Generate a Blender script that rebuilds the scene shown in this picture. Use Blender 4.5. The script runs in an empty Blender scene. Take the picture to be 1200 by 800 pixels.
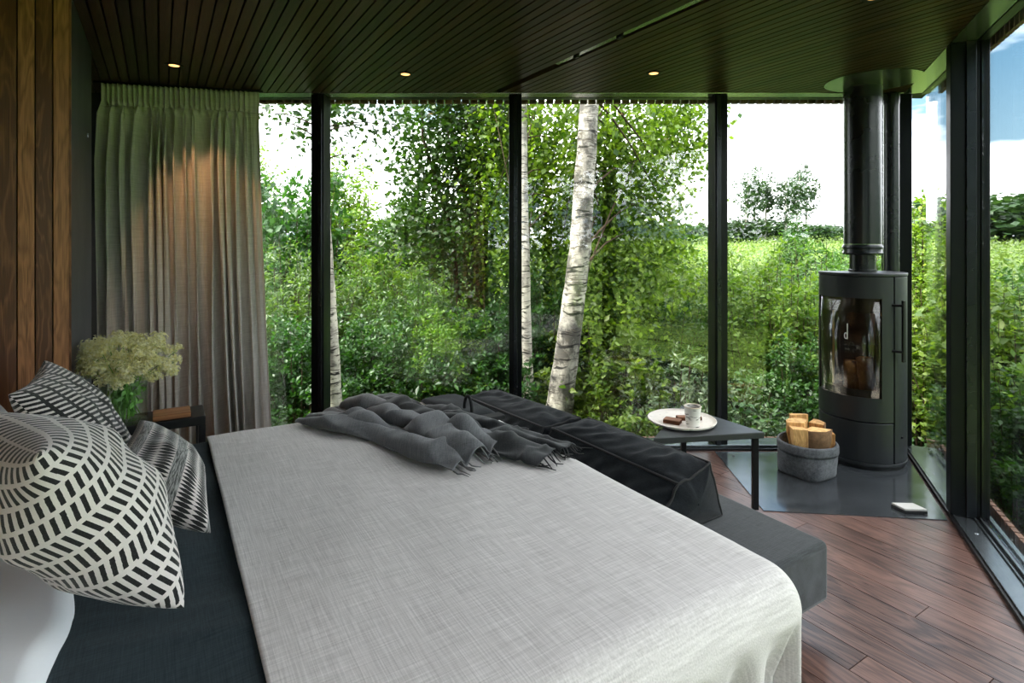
import bpy, bmesh, math, random
import numpy as np
from mathutils import Vector

C = bpy.context.scene.collection
SC = bpy.context.scene
random.seed(7)
rng = np.random.default_rng(11)
PI = math.pi

# ------------------------------------------------------------------ camera
cam_d = bpy.data.cameras.new('camera')
cam = bpy.data.objects.new('camera', cam_d)
C.objects.link(cam)
cam.location = (0, 0, 1.35)
cam.rotation_euler = (PI / 2, 0, 0)
cam_d.sensor_width = 36
cam_d.lens = 19.8
cam_d.shift_y = -115 / 1200
cam_d.clip_start = 0.05
cam_d.clip_end = 2000
SC.camera = cam

# ------------------------------------------------------------------ view
SC.view_settings.view_transform = 'Standard'
SC.view_settings.look = 'None'
SC.view_settings.gamma = 1
SC.view_settings.use_curve_mapping = False
SC.view_settings.exposure = 2.15
SC.cycles.max_bounces = 10
SC.cycles.transparent_max_bounces = 24
SC.cycles.diffuse_bounces = 5
SC.cycles.caustics_reflective = False
SC.cycles.caustics_refractive = False
SC.cycles.sample_clamp_indirect = 6

# ------------------------------------------------------------------ node helper
class NT:
    def __init__(s, tree):
        s.t = tree
        s.n = tree.nodes
        s.l = tree.links
    def set(s, sock, v):
        if hasattr(v, 'default_value') or isinstance(v, bpy.types.NodeSocket):
            s.l.new(v, sock)
        elif isinstance(v, (tuple, list)):
            if len(v) == 3 and len(sock.default_value) == 4:
                v = (*v, 1)
            sock.default_value = v
        else:
            sock.default_value = v
    def node(s, kind, ins=None, **props):
        nd = s.n.new(kind)
        for k, v in props.items():
            setattr(nd, k, v)
        for k, v in (ins or {}).items():
            s.set(nd.inputs[k], v)
        return nd
    def m(s, op, a, b=None, c=None):
        nd = s.n.new('ShaderNodeMath')
        nd.operation = op
        s.set(nd.inputs[0], a)
        if b is not None: s.set(nd.inputs[1], b)
        if c is not None: s.set(nd.inputs[2], c)
        return nd.outputs[0]
    def vm(s, op, a, b=None):
        nd = s.n.new('ShaderNodeVectorMath')
        nd.operation = op
        s.set(nd.inputs[0], a)
        if b is not None: s.set(nd.inputs[1], b)
        return nd.outputs[0]
    def mix(s, f, a, b, blend='MIX'):
        nd = s.n.new('ShaderNodeMix')
        nd.data_type = 'RGBA'
        nd.blend_type = blend
        s.set(nd.inputs[0], f)
        s.set(nd.inputs[6], a)
        s.set(nd.inputs[7], b)
        return nd.outputs[2]
    def noise(s, vec, scale, detail=2, rough=0.5, dist=0.0):
        nd = s.node('ShaderNodeTexNoise', {'Scale': scale, 'Detail': detail, 'Roughness': rough, 'Distortion': dist})
        if vec is not None: s.l.new(vec, nd.inputs['Vector'])
        return nd.outputs['Fac']
    def ramp(s, f, stops, interp='LINEAR'):
        nd = s.n.new('ShaderNodeValToRGB')
        nd.color_ramp.interpolation = interp
        e = nd.color_ramp.elements
        while len(e) < len(stops): e.new(0.5)
        for i, (p, c) in enumerate(stops):
            e[i].position = p
            e[i].color = (*c, 1) if isinstance(c, (tuple, list)) else (c, c, c, 1)
        s.set(nd.inputs[0], f)
        return nd.outputs[0]
    def mapr(s, f, a, b, c=0.0, d=1.0):
        nd = s.node('ShaderNodeMapRange', {'Value': f, 'From Min': a, 'From Max': b, 'To Min': c, 'To Max': d})
        return nd.outputs[0]
    def mapping(s, vec, loc=(0, 0, 0), rot=(0, 0, 0), scale=(1, 1, 1)):
        nd = s.node('ShaderNodeMapping', {'Location': loc, 'Rotation': rot, 'Scale': scale})
        s.l.new(vec, nd.inputs[0])
        return nd.outputs[0]
    def sep(s, v):
        nd = s.n.new('ShaderNodeSeparateXYZ')
        s.l.new(v, nd.inputs[0])
        return nd.outputs
    def comb(s, x, y, z):
        nd = s.n.new('ShaderNodeCombineXYZ')
        s.set(nd.inputs[0], x); s.set(nd.inputs[1], y); s.set(nd.inputs[2], z)
        return nd.outputs[0]

# ------------------------------------------------------------------ sky
wd = bpy.data.worlds.new('sky')
SC.world = wd
wd.use_nodes = True
wt = NT(wd.node_tree)
wt.n.clear()
gen = wt.node('ShaderNodeTexCoord').outputs['Generated']
dx, dy, dz = wt.sep(gen)[:3]
up = wt.m('MAXIMUM', dz, 0.0)
den = wt.m('ADD', up, 0.16)
cp = wt.comb(wt.m('DIVIDE', dx, den), wt.m('DIVIDE', dy, den), 0.0)
cp = wt.vm('ADD', cp, (15.652, 18.671, 0.0))
cl = wt.noise(cp, 0.42, 7, 0.56, 0.15)
cover = wt.ramp(cl, [(0.41, 0.0), (0.56, 1.0)])
blue = wt.ramp(dz, [(0.0, (0.22, 0.31, 0.36)), (0.25, (0.090, 0.18, 0.27)), (0.9, (0.05, 0.13, 0.27))])
cloudc = wt.mix(wt.noise(cp, 1.3, 4, 0.6), (1.55, 1.60, 1.70), (2.5, 2.45, 2.52))
skyc = wt.mix(cover, blue, cloudc)
grd = wt.ramp(wt.m('LESS_THAN', dz, -0.01), [(0.0, 0.0), (1.0, 1.0)])
skyc = wt.mix(grd, skyc, (0.05, 0.09, 0.03))
bg = wt.node('ShaderNodeBackground', {'Color': skyc, 'Strength': 1.0})
wo = wt.node('ShaderNodeOutputWorld')
wt.l.new(bg.outputs[0], wo.inputs[0])

# ------------------------------------------------------------------ sun (hazy, high, behind the cabin's left rear)
sd = bpy.data.lights.new('sun', 'SUN')
sd.energy = 4.6
sd.angle = math.radians(24)
sd.color = (1.0, 0.95, 0.86)
sun = bpy.data.objects.new('sun', sd)
C.objects.link(sun)
sun.rotation_euler = Vector((0.80, 0.20, -0.95)).to_track_quat('-Z', 'Y').to_euler()

# ------------------------------------------------------------------ frames of reference
TH = math.atan(413 / 660)
CS, SN = math.cos(TH), math.sin(TH)
def D(a, b, z=0.0):
    'bed axes: a runs along the foot edge away from the camera, b from head to foot'
    return (-SN * a + CS * b, CS * a + SN * b, z)
def RL(t, o=0.0, z=0.0):
    'right wall axes: t along the wall from its back corner towards the camera, o outwards'
    return (2.556 - 0.412 * t + 0.911 * o, 3.667 - 0.911 * t - 0.412 * o, z)
CEIL = 2.33
# ------------------------------------------------------------------ mesh helpers
class MB:
    def __init__(s):
        s.v, s.f, s.uv = [], [], None
    def add(s, vs, fs):
        o = len(s.v)
        s.v.extend([tuple(map(float, p)) for p in vs])
        s.f.extend([tuple(i + o for i in f) for f in fs])
        return s
    def frame_box(s, o, ax, ay, az):
        'box from corner o with three edge vectors'
        o, ax, ay, az = (np.array(q, float) for q in (o, ax, ay, az))
        vs = [o, o + ax, o + ax + ay, o + ay, o + az, o + ax + az, o + ax + ay + az, o + ay + az]
        return s.add(vs, [(3, 2, 1, 0), (4, 5, 6, 7), (0, 1, 5, 4), (1, 2, 6, 5), (2, 3, 7, 6), (3, 0, 4, 7)])
    def box(s, x0, x1, y0, y1, z0, z1):
        return s.frame_box((x0, y0, z0), (x1 - x0, 0, 0), (0, y1 - y0, 0), (0, 0, z1 - z0))
    def prism(s, poly, z0, z1):
        n = len(poly)
        vs = [(p[0], p[1], z0) for p in poly] + [(p[0], p[1], z1) for p in poly]
        fs = [tuple(range(n - 1, -1, -1)), tuple(range(n, 2 * n))]
        fs += [(i, (i + 1) % n, n + (i + 1) % n, n + i) for i in range(n)]
        return s.add(vs, fs)
    def tube(s, path, rad, n=10, caps=True):
        path = [np.array(p, float) for p in path]
        if not hasattr(rad, '__len__'): rad = [rad] * len(path)
        vs, fs = [], []
        prev = None
        for i, p in enumerate(path):
            t = path[min(i + 1, len(path) - 1)] - path[max(i - 1, 0)]
            t = t / (np.linalg.norm(t) + 1e-9)
            if prev is None:
                ref = np.array((0, 0, 1.0)) if abs(t[2]) < 0.9 else np.array((1.0, 0, 0))
                a = np.cross(t, ref)
            else:
                a = prev - t * np.dot(prev, t)
            a = a / (np.linalg.norm(a) + 1e-9)
            b = np.cross(t, a)
            prev = a
            for k in range(n):
                th = 2 * PI * k / n
                vs.append(p + rad[i] * (math.cos(th) * a + math.sin(th) * b))
        for i in range(len(path) - 1):
            for k in range(n):
                k2 = (k + 1) % n
                fs.append((i * n + k, i * n + k2, (i + 1) * n + k2, (i + 1) * n + k))
        if caps:
            fs.append(tuple(range(n - 1, -1, -1)))
            e = (len(path) - 1) * n
            fs.append(tuple(e + k for k in range(n)))
        return s.add(vs, fs)
    def lathe(s, c, prof, n=40):
        'prof: list of (r, z), closed at the ends when r is 0'
        vs, fs = [], []
        for r, z in prof:
            for k in range(n):
                a = 2 * PI * k / n
                vs.append((c[0] + r * math.cos(a), c[1] + r * math.sin(a), c[2] + z))
        for i in range(len(prof) - 1):
            for k in range(n):
                k2 = (k + 1) % n
                fs.append((i * n + k, i * n + k2, (i + 1) * n + k2, (i + 1) * n + k))
        return s.add(vs, fs)
    def arc_slab(s, c, r0, r1, a0, a1, z0, z1, n=24):
        'curved slab; angles in degrees from -y, growing towards +x'
        vs, fs = [], []
        for i in range(n + 1):
            a = math.radians(a0 + (a1 - a0) * i / n)
            sx, sy = math.sin(a), -math.cos(a)
            for r, z in ((r0, z0), (r1, z0), (r1, z1), (r0, z1)):
                vs.append((c[0] + r * sx, c[1] + r * sy, z))
        for i in range(n):
            for k in range(4):
                k2 = (k + 1) % 4
                fs.append((i * 4 + k, i * 4 + k2, i * 4 + 4 + k2, i * 4 + 4 + k))
        fs.append((3, 2, 1, 0))
        e = n * 4
        fs.append((e, e + 1, e + 2, e + 3))
        return s.add(vs, fs)
    def grid(s, P, close_u=False):
        'P: array nu x nv x 3'
        nu, nv = P.shape[:2]
        fs = []
        for i in range(nu - (0 if close_u else 1)):
            i2 = (i + 1) % nu
            for j in range(nv - 1):
                fs.append((i * nv + j, i2 * nv + j, i2 * nv + j + 1, i * nv + j + 1))
        return s.add(P.reshape(-1, 3), fs)

def wloc(o):
    v = Vector((0, 0, 0))
    while o is not None:
        v = v + o.location
        o = o.parent
    return v

def link(name, me, m=None, parent=None, smooth=None):
    ob = bpy.data.objects.new(name, me)
    C.objects.link(ob)
    if m is not None: me.materials.append(m)
    if parent is not None: ob.parent = parent
    return ob

def obj(name, mb, m, parent=None, smooth=False, bev=0.0, seg=2, origin=None):
    base = wloc(parent) if parent is not None else Vector((0, 0, 0))
    if origin is None and parent is None:
        a = np.array(mb.v)
        origin = (float(a[:, 0].mean()), float(a[:, 1].mean()), float(a[:, 2].min()))
    if parent is not None: origin = base
    a = np.array(mb.v) - np.array(origin)
    me = bpy.data.meshes.new(name)
    me.from_pydata(a.tolist(), [], mb.f)
    bm = bmesh.new()
    bm.from_mesh(me)
    bmesh.ops.recalc_face_normals(bm, faces=bm.faces)
    bm.to_mesh(me)
    bm.free()
    if smooth:
        me.polygons.foreach_set('use_smooth', [True] * len(me.polygons))
        if smooth != 'all':
            try: me.set_sharp_from_angle(angle=math.radians(38))
            except Exception: pass
    ob = link(name, me, m, parent)
    if parent is None: ob.location = origin
    if bev:
        md = ob.modifiers.new('bevel', 'BEVEL')
        md.width = bev
        md.segments = seg
        md.limit_method = 'ANGLE'
        md.angle_limit = math.radians(40)
    return ob

def tag(o, label, cat, group=None, kind=None):
    if label: o['label'] = label
    if cat: o['category'] = cat
    if group: o['group'] = group
    if kind: o['kind'] = kind
    return o

def thing(name, loc, label, cat, group=None):
    o = bpy.data.objects.new(name, None)
    C.objects.link(o)
    o.location = loc
    o.empty_display_size = 0.1
    return tag(o, label, cat, group)

def struct(name, mb, m, parent=None, **k):
    o = obj(name, mb, m, parent, **k)
    o['kind'] = 'structure'
    return o

def copy_tree(o, loc=None, parent=None):
    c = o.copy()
    C.objects.link(c)
    if parent is not None: c.parent = parent
    if loc is not None: c.location = loc
    for ch in list(o.children):
        copy_tree(ch, None, c)
    return c

def clip(poly, nx, ny, d):
    'keep the side nx*x+ny*y <= d'
    out = []
    n = len(poly)
    for i in range(n):
        p, q = poly[i], poly[(i + 1) % n]
        a, b = nx * p[0] + ny * p[1] - d, nx * q[0] + ny * q[1] - d
        if a <= 0: out.append(p)
        if a * b < 0:
            t = a / (a - b)
            out.append((p[0] + t * (q[0] - p[0]), p[1] + t * (q[1] - p[1])))
    return out
def clip_to(poly, conv):
    'clip to a convex counter-clockwise polygon'
    for i in range(len(conv)):
        if len(poly) < 3: return []
        p, q = conv[i], conv[(i + 1) % len(conv)]
        nx, ny = q[1] - p[1], -(q[0] - p[0])
        poly = clip(poly, nx, ny, nx * p[0] + ny * p[1])
    return poly

def wob(x, y, seed, f=1.0, n=9):
    'smooth pseudo noise of two arrays, about -1..1'
    r = np.random.default_rng(seed)
    o = 0
    for _ in range(n):
        a = r.uniform(0, 2 * PI); k = f * r.uniform(0.5, 1.9)
        o = o + np.sin((np.cos(a) * x + np.sin(a) * y) * k * 2 * PI + r.uniform(0, 6.28))
    return o / math.sqrt(n) * 0.75

# ------------------------------------------------------------------ materials
def newmat(name):
    m = bpy.data.materials.new(name)
    m.use_nodes = True
    t = NT(m.node_tree)
    t.n.clear()
    out = t.node('ShaderNodeOutputMaterial')
    return m, t, out
def pbsdf(t, out, col, rough=0.5, metal=0.0, spec=0.5, normal=None, **k):
    b = t.node('ShaderNodeBsdfPrincipled')
    t.set(b.inputs['Base Color'], col)
    t.set(b.inputs['Roughness'], rough)
    t.set(b.inputs['Metallic'], metal)
    t.set(b.inputs['Specular IOR Level'], spec)
    for kk, v in k.items(): t.set(b.inputs[kk.replace('_', ' ')], v)
    if normal is not None: t.l.new(normal, b.inputs['Normal'])
    t.l.new(b.outputs[0], out.inputs[0])
    return b
def bump(t, h, strength=0.3, dist=0.002):
    nd = t.node('ShaderNodeBump', {'Strength': strength, 'Distance': dist})
    t.l.new(h, nd.inputs['Height'])
    return nd.outputs[0]
def geo_pos(t): return t.node('ShaderNodeNewGeometry').outputs['Position']
def obj_pos(t): return t.node('ShaderNodeTexCoord').outputs['Object']
def obj_rand(t): return t.node('ShaderNodeObjectInfo').outputs['Random']

def plain(name, col, rough=0.5, metal=0.0, spec=0.5, var=0.15, scale=6.0):
    m, t, out = newmat(name)
    p = obj_pos(t)
    n = t.noise(p, scale, 4, 0.6)
    c = t.mix(n, tuple(x * (1 - var) for x in col), tuple(min(1, x * (1 + var)) for x in col))
    r = t.mapr(n, 0.3, 0.7, rough * 0.9, min(1, rough * 1.1))
    pbsdf(t, out, c, r, metal, spec)
    return m

def wood(name, dark, light, rot=(0, 0, 0), rough=0.4, spec=0.5, figure=1.0, var=0.5, along=1.2, coat=0.0):
    'grain runs along the local x after rot'
    m, t, out = newmat(name)
    p = t.mapping(geo_pos(t), rot=rot)
    r = obj_rand(t)
    off = t.comb(t.m('MULTIPLY', r, 37.0), t.m('MULTIPLY', r, 91.0), t.m('MULTIPLY', r, 53.0))
    p = t.vm('ADD', p, off)
    q = t.mapping(p, scale=(along, 11, 11))
    big = t.noise(q, 1.0, 3, 0.55, 0.6)
    rings = t.m('FRACT', t.m('MULTIPLY', big, 9.0 * figure))
    rings = t.m('ABSOLUTE', t.m('SUBTRACT', rings, 0.5))
    fine = t.noise(t.mapping(p, scale=(5, 260, 260)), 1.0, 3, 0.6)
    pores = t.noise(t.mapping(p, scale=(9, 420, 420)), 1.0, 1, 0.5)
    f = t.m('ADD', t.m('MULTIPLY', rings, 0.9), t.m('MULTIPLY', fine, 0.55))
    f = t.m('ADD', f, t.m('MULTIPLY', t.m('SUBTRACT', r, 0.5), var))
    c = t.mix(t.mapr(f, 0.15, 0.85), dark, light)
    c = t.mix(t.mapr(pores, 0.60, 0.72, 0.0, 0.55), c, tuple(x * 0.35 for x in dark))
    h = t.m('ADD', fine, t.m('MULTIPLY', rings, 0.5))
    pbsdf(t, out, c, t.mapr(fine, 0.2, 0.8, rough * 0.85, rough * 1.2), 0.0, spec, bump(t, h, 0.18, 0.001), Coat_Weight=coat, Coat_Roughness=0.2)
    return m

def cloth(name, c1, c2, scale=420.0, slub=0.5, rough=0.9, sheen=0.2, rot=(0, 0, 0), streak=0.0, fuzz=0.0, bstr=0.35, local=False):
    'woven cloth: crossing threads with slubs'
    m, t, out = newmat(name)
    p = t.mapping(obj_pos(t) if local else geo_pos(t), rot=rot)
    a = t.noise(t.mapping(p, scale=(scale, scale * 0.035, scale * 0.035)), 1.0, 2, 0.5)
    b = t.noise(t.mapping(p, scale=(scale * 0.035, scale, scale)), 1.0, 2, 0.5)
    w = t.m('ADD', t.m('MULTIPLY', a, 0.5), t.m('MULTIPLY', b, 0.5))
    w = t.mapr(w, 0.5 - 0.28 / (0.4 + slub), 0.5 + 0.28 / (0.4 + slub))
    if streak:
        s1 = t.noise(t.mapping(p, scale=(26, 2.2, 2.2)), 1.0, 4, 0.65)
        s2 = t.noise(t.mapping(p, scale=(1.5, 22, 22)), 1.0, 4, 0.65)
        s = t.m('ADD', t.m('MULTIPLY', s1, 0.65), t.m('MULTIPLY', s2, 0.35))
        w = t.m('SUBTRACT', w, t.m('MULTIPLY', t.mapr(s, 0.5, 0.72), streak))
    if fuzz:
        z = t.noise(p, 900.0, 2, 0.7)
        w = t.m('ADD', w, t.m('MULTIPLY', t.m('SUBTRACT', z, 0.5), fuzz))
    c = t.mix(t.m('MAXIMUM', t.m('MINIMUM', w, 1.0), 0.0), c1, c2)
    pbsdf(t, out, c, rough, 0.0, 0.15, bump(t, t.m('ADD', a, b), bstr, 0.0012), Sheen_Weight=sheen, Sheen_Roughness=0.5)
    return m

M_floor = wood('oiled_dark_floor_wood', (0.026, 0.012, 0.0095), (0.165, 0.090, 0.070), rot=(0, 0, -(PI / 2 + TH)), rough=0.30, spec=0.6, along=1.6, var=0.35)
M_ceil = wood('dark_stained_ceiling_wood', (0.018, 0.0080, 0.0045), (0.060, 0.027, 0.014), rot=(0, 0, -(PI / 2 + TH)), spec=0.3, rough=0.42, along=1.4, var=0.7)
M_plank = wood('brown_stained_wall_wood', (0.115, 0.042, 0.016), (0.46, 0.205, 0.085), rot=(0, PI / 2, 0), rough=0.42, along=1.5, var=0.75)
M_gap = plain('black_backing', (0.006, 0.006, 0.007), 0.8)
M_steel = plain('black_painted_steel', (0.004, 0.005, 0.006), 0.32, 0.0, 0.20, 0.05)
M_steel_soft = plain('dark_satin_steel', (0.018, 0.021, 0.025), 0.22, 0.5, 0.5, 0.05)
M_head = plain('polished_metal_head', (0.36, 0.38, 0.39), 0.22, 0.9, 0.5)
M_sill = plain('satin_metal_sill', (0.20, 0.225, 0.24), 0.24, 0.9, 0.5)
M_stove = plain('stove_matt_grey_paint', (0.017, 0.019, 0.022), 0.46, 0.0, 0.4, 0.04, 30)
M_flue = plain('flue_black_paint', (0.008, 0.010, 0.012), 0.27, 0.0, 0.5, 0.02, 3)
M_facade = wood('weathered_facade_wood', (0.07, 0.03, 0.017), (0.22, 0.11, 0.065), rot=(0, PI / 2, 0), rough=0.7, along=2)
M_panel = plain('blue_grey_painted_panel', (0.045, 0.054, 0.064), 0.38, 0.0, 0.5, 0.05, 3)
M_black = plain('black_lacquer', (0.005, 0.005, 0.006), 0.45, 0.0, 0.35)
M_table = plain('graphite_table_lacquer', (0.022, 0.025, 0.028), 0.42, 0.0, 0.4, 0.08, 20)

def hearth_mat():
    m, t, out = newmat('waxed_black_steel_plate')
    p = geo_pos(t)
    n = t.noise(t.mapping(p, rot=(0, 0, 0.4), scale=(3, 9, 3)), 1.0, 5, 0.65)
    n2 = t.noise(p, 14.0, 5, 0.7)
    c = t.mix(n, (0.04, 0.046, 0.054), (0.20, 0.22, 0.24))
    pbsdf(t, out, c, t.mapr(t.m('ADD', t.m('MULTIPLY', n, 0.6), t.m('MULTIPLY', n2, 0.4)), 0.3, 0.7, 0.08, 0.24), 0.75, 0.9)
    return m
M_hearth = hearth_mat()

def glass_mat(name, tint=(0.96, 0.98, 0.97), refl=1.0):
    m, t, out = newmat(name)
    tr = t.node('ShaderNodeBsdfTransparent', {'Color': tint})
    gl = t.node('ShaderNodeBsdfGlossy', {'Color': (1, 1, 1), 'Roughness': 0.0})
    g = t.node('ShaderNodeNewGeometry')
    dt = t.n.new('ShaderNodeVectorMath'); dt.operation = 'DOT_PRODUCT'
    t.l.new(g.outputs['Normal'], dt.inputs[0]); t.l.new(g.outputs['Incoming'], dt.inputs[1])
    ca = t.m('ABSOLUTE', dt.outputs['Value'])
    f = t.m('ADD', 0.04, t.m('MULTIPLY', 0.96, t.m('POWER', t.m('SUBTRACT', 1.0, ca), 5.0)))   # the same from both sides of the sheet
    f = t.m('MULTIPLY', f, refl)
    mx = t.n.new('ShaderNodeMixShader')
    t.l.new(f, mx.inputs[0]); t.l.new(tr.outputs[0], mx.inputs[1]); t.l.new(gl.outputs[0], mx.inputs[2])
    t.l.new(mx.outputs[0], out.inputs[0])
    return m
M_glass = glass_mat('window_glass', refl=1.0)
M_stoveglass = glass_mat('smoked_stove_glass', (0.94, 0.87, 0.77))
M_vase = glass_mat('vase_glass', (0.90, 0.95, 0.92))

def emit(name, col, s):
    m, t, out = newmat(name)
    e = t.node('ShaderNodeEmission', {'Color': col, 'Strength': s})
    t.l.new(e.outputs[0], out.inputs[0])
    return m
M_lamp = emit('warm_lamp', (1.0, 0.46, 0.14), 0.75)
# ================================================================== SETTING
ROOM = [(2.556, 3.667), (-3.20, 3.667), (-3.20, 3.60), (-0.41, -0.85), (0.515, -0.85)]   # counter-clockwise
# floor -------------------------------------------------------------
floor = struct('floor', MB().prism(ROOM, -0.12, -0.021), M_gap, origin=(0, 0, -0.12))
HEARTH = [(1.311, 3.640), (1.268, 2.838), (2.119, 2.742), (2.535, 3.640)]
r_ = random.Random(3)
pitch = 0.115
for k in range(-8, 36):
    b0 = k * pitch + 0.01
    a = -2.6 + r_.uniform(0, 1.2)
    while a < 5.4:
        ln = r_.uniform(1.1, 1.9)
        g = 0.0014
        quad = [D(a + g, b0 + g)[:2], D(a + g, b0 + pitch - g)[:2], D(a + ln - g, b0 + pitch - g)[:2], D(a + ln - g, b0 + g)[:2]]
        if sum(quad[i][0] * quad[(i + 1) % 4][1] - quad[(i + 1) % 4][0] * quad[i][1] for i in range(4)) < 0: quad.reverse()
        poly = clip_to(quad, ROOM)
        if len(poly) >= 3:
            obj('floor_board', MB().prism(poly, -0.02, 0.0), M_floor, floor)
        a += ln
# ceiling -----------------------------------------------------------
ROOF = [(2.86, 3.93), (-3.6, 3.93), (-3.6, 3.4), (-0.75, -1.2), (0.60, -1.2)]
ceiling = struct('ceiling', MB().prism(ROOF, CEIL + 0.03, CEIL + 0.30), M_gap, origin=(0, 0, CEIL))
cp_ = 0.0496
for k in range(-17, 92):
    b0 = k * cp_
    if b0 > 4.1: break
    quad = [D(-2, b0)[:2], D(-2, b0 + cp_ - 0.008)[:2], D(6, b0 + cp_ - 0.008)[:2], D(6, b0)[:2]]
    if k == 37: continue                                   # the open slot that carries the track
    if sum(quad[i][0] * quad[(i + 1) % 4][1] - quad[(i + 1) % 4][0] * quad[i][1] for i in range(4)) < 0: quad.reverse()
    poly = clip_to(quad, ROOM)
    if len(poly) >= 3:
        obj('ceiling_board', MB().prism(poly, CEIL, CEIL + 0.028), M_ceil, ceiling)
# metal heads over the windows (soffit strip)
hd = struct('trim_1', MB().box(-1.75, 2.57, 3.667, 3.80, CEIL - 0.004, CEIL + 0.03), M_head, bev=0.003)
tag(hd, 'polished metal head over the back windows', None)
hd2 = struct('trim_2', MB().prism([RL(-0.03)[:2], RL(4.95)[:2], RL(4.95, 0.13)[:2], RL(-0.03, 0.13)[:2]], CEIL - 0.004, CEIL + 0.03), M_head)
# inner lip, dark frame above the glass
struct('trim_3', MB().box(-1.75, 2.6, 3.775, 3.815, CEIL - 0.008, CEIL - 0.0045), M_steel)
struct('trim_4', MB().prism([RL(-0.06, 0.105)[:2], RL(4.95, 0.105)[:2], RL(4.95, 0.145)[:2], RL(-0.06, 0.145)[:2]], CEIL - 0.008, CEIL - 0.0045), M_steel)
# sills -------------------------------------------------------------
sl = struct('trim_5', MB().box(-1.75, 2.62, 3.69, 3.83, -0.05, 0.030).box(-1.75, 2.56, 3.672, 3.688, -0.05, 0.006), M_sill, bev=0.003)
struct('trim_6', MB().box(-1.75, 2.55, 3.6671, 3.6715, -0.05, 0.012), M_black)
sr = struct('trim_7', MB().prism([RL(-0.05, 0.012)[:2], RL(4.95, 0.012)[:2], RL(4.95, 0.16)[:2], RL(-0.05, 0.16)[:2]], -0.05, 0.026)
            .prism([RL(0.9, 0.088)[:2], RL(4.95, 0.088)[:2], RL(4.95, 0.094)[:2], RL(0.9, 0.094)[:2]], 0.026, 0.034)
            .prism([RL(0.9, 0.108)[:2], RL(4.95, 0.108)[:2], RL(4.95, 0.116)[:2], RL(0.9, 0.116)[:2]], 0.026, 0.040)
            .prism([RL(-0.05, 0.14)[:2], RL(4.95, 0.14)[:2], RL(4.95, 0.16)[:2], RL(-0.05, 0.16)[:2]], 0.026, 0.046), M_sill, bev=0.002)
struct('trim_8', MB().prism([RL(-0.0, 0.0005)[:2], RL(4.95, 0.0005)[:2], RL(4.95, 0.011)[:2], RL(-0.0, 0.011)[:2]], -0.05, 0.018), M_black)
for i, t_ in enumerate((0.45, 1.18, 1.75, 2.35)):
    c = RL(t_, 0.055)
    obj('screw_head', MB().lathe((c[0], c[1], 0.026), [(0.0, 0.0035), (0.006, 0.003), (0.008, 0.0)], 12), M_head, sr)
for x in (-0.9, -0.35, 0.4, 0.95, 1.12, 1.62, 2.0):
    obj('screw_head', MB().lathe((x, 3.74, 0.030), [(0.0, 0.0035), (0.006, 0.003), (0.008, 0.0)], 12), M_black, sl)
# posts and panes ---------------------------------------------------
def back_post(n, x, strip):
    p = struct('trim_%d' % n, MB().box(x - 0.042, x + 0.042, 3.69, 3.83, 0.0305, CEIL - 0.0045), M_steel, bev=0.004)
    obj('cover_strip', MB().box(x + strip * 0.018 - 0.014, x + strip * 0.018 + 0.014, 3.676, 3.6895, 0.031, CEIL - 0.005), M_steel_soft, p, bev=0.003)
    return p
back_post(9, -1.275, 1)
back_post(10, 0.022, 0)
back_post(11, 1.372, -1)
# corner post
struct('trim_12', MB().prism([(2.515, 3.70), (2.60, 3.66), (2.66, 3.79), (2.62, 3.84), (2.515, 3.84)], 0.0305, CEIL - 0.005), M_steel, bev=0.004)
# right-hand post: deep, with a grooved near face
t0, t1 = 0.930, 1.005
rp = struct('trim_13', MB().prism([RL(t0, 0.0)[:2], RL(t1, 0.0)[:2], RL(t1, 0.155)[:2], RL(t0, 0.155)[:2]], 0.027, CEIL - 0.005), M_steel, bev=0.003)
obj('cover_strip', MB().prism([RL(t1, 0.06)[:2], RL(t1 + 0.012, 0.06)[:2], RL(t1 + 0.012, 0.10)[:2], RL(t1, 0.10)[:2]], 0.03, CEIL - 0.006), M_steel_soft, rp, bev=0.002)
obj('cover_strip', MB().prism([RL(t1, 0.118)[:2], RL(t1 + 0.008, 0.118)[:2], RL(t1 + 0.008, 0.150)[:2], RL(t1, 0.150)[:2]], 0.03, CEIL - 0.006), M_steel, rp, bev=0.002)
def pane(n, mb):
    return struct('window_%d' % n, mb, M_glass)
ZP0, ZP1 = 0.031, CEIL - 0.0085
xs = [(-1.748, -1.318), (-1.232, -0.021), (0.065, 1.329), (1.415, 2.514)]
for i, (x0, x1) in enumerate(xs):
    pane(i + 1, MB().box(x0, x1, 3.752, 3.758, ZP0, ZP1))
pane(5, MB().prism([RL(-0.02, 0.120)[:2], RL(t0 - 0.001, 0.120)[:2], RL(t0 - 0.001, 0.126)[:2], RL(-0.02, 0.126)[:2]], 0.047, ZP1))
pane(6, MB().prism([RL(t1 + 0.013, 0.120)[:2], RL(3.4, 0.120)[:2], RL(3.4, 0.126)[:2], RL(t1 + 0.013, 0.126)[:2]], 0.047, ZP1))
# a further post and pane beside and behind the camera
struct('trim_14', MB().prism([RL(3.402, 0.0)[:2], RL(3.48, 0.0)[:2], RL(3.48, 0.155)[:2], RL(3.402, 0.155)[:2]], 0.027, CEIL - 0.005), M_steel)
pane(7, MB().prism([RL(3.482, 0.120)[:2], RL(4.80, 0.120)[:2], RL(4.80, 0.126)[:2], RL(3.482, 0.126)[:2]], 0.047, ZP1))
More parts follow.
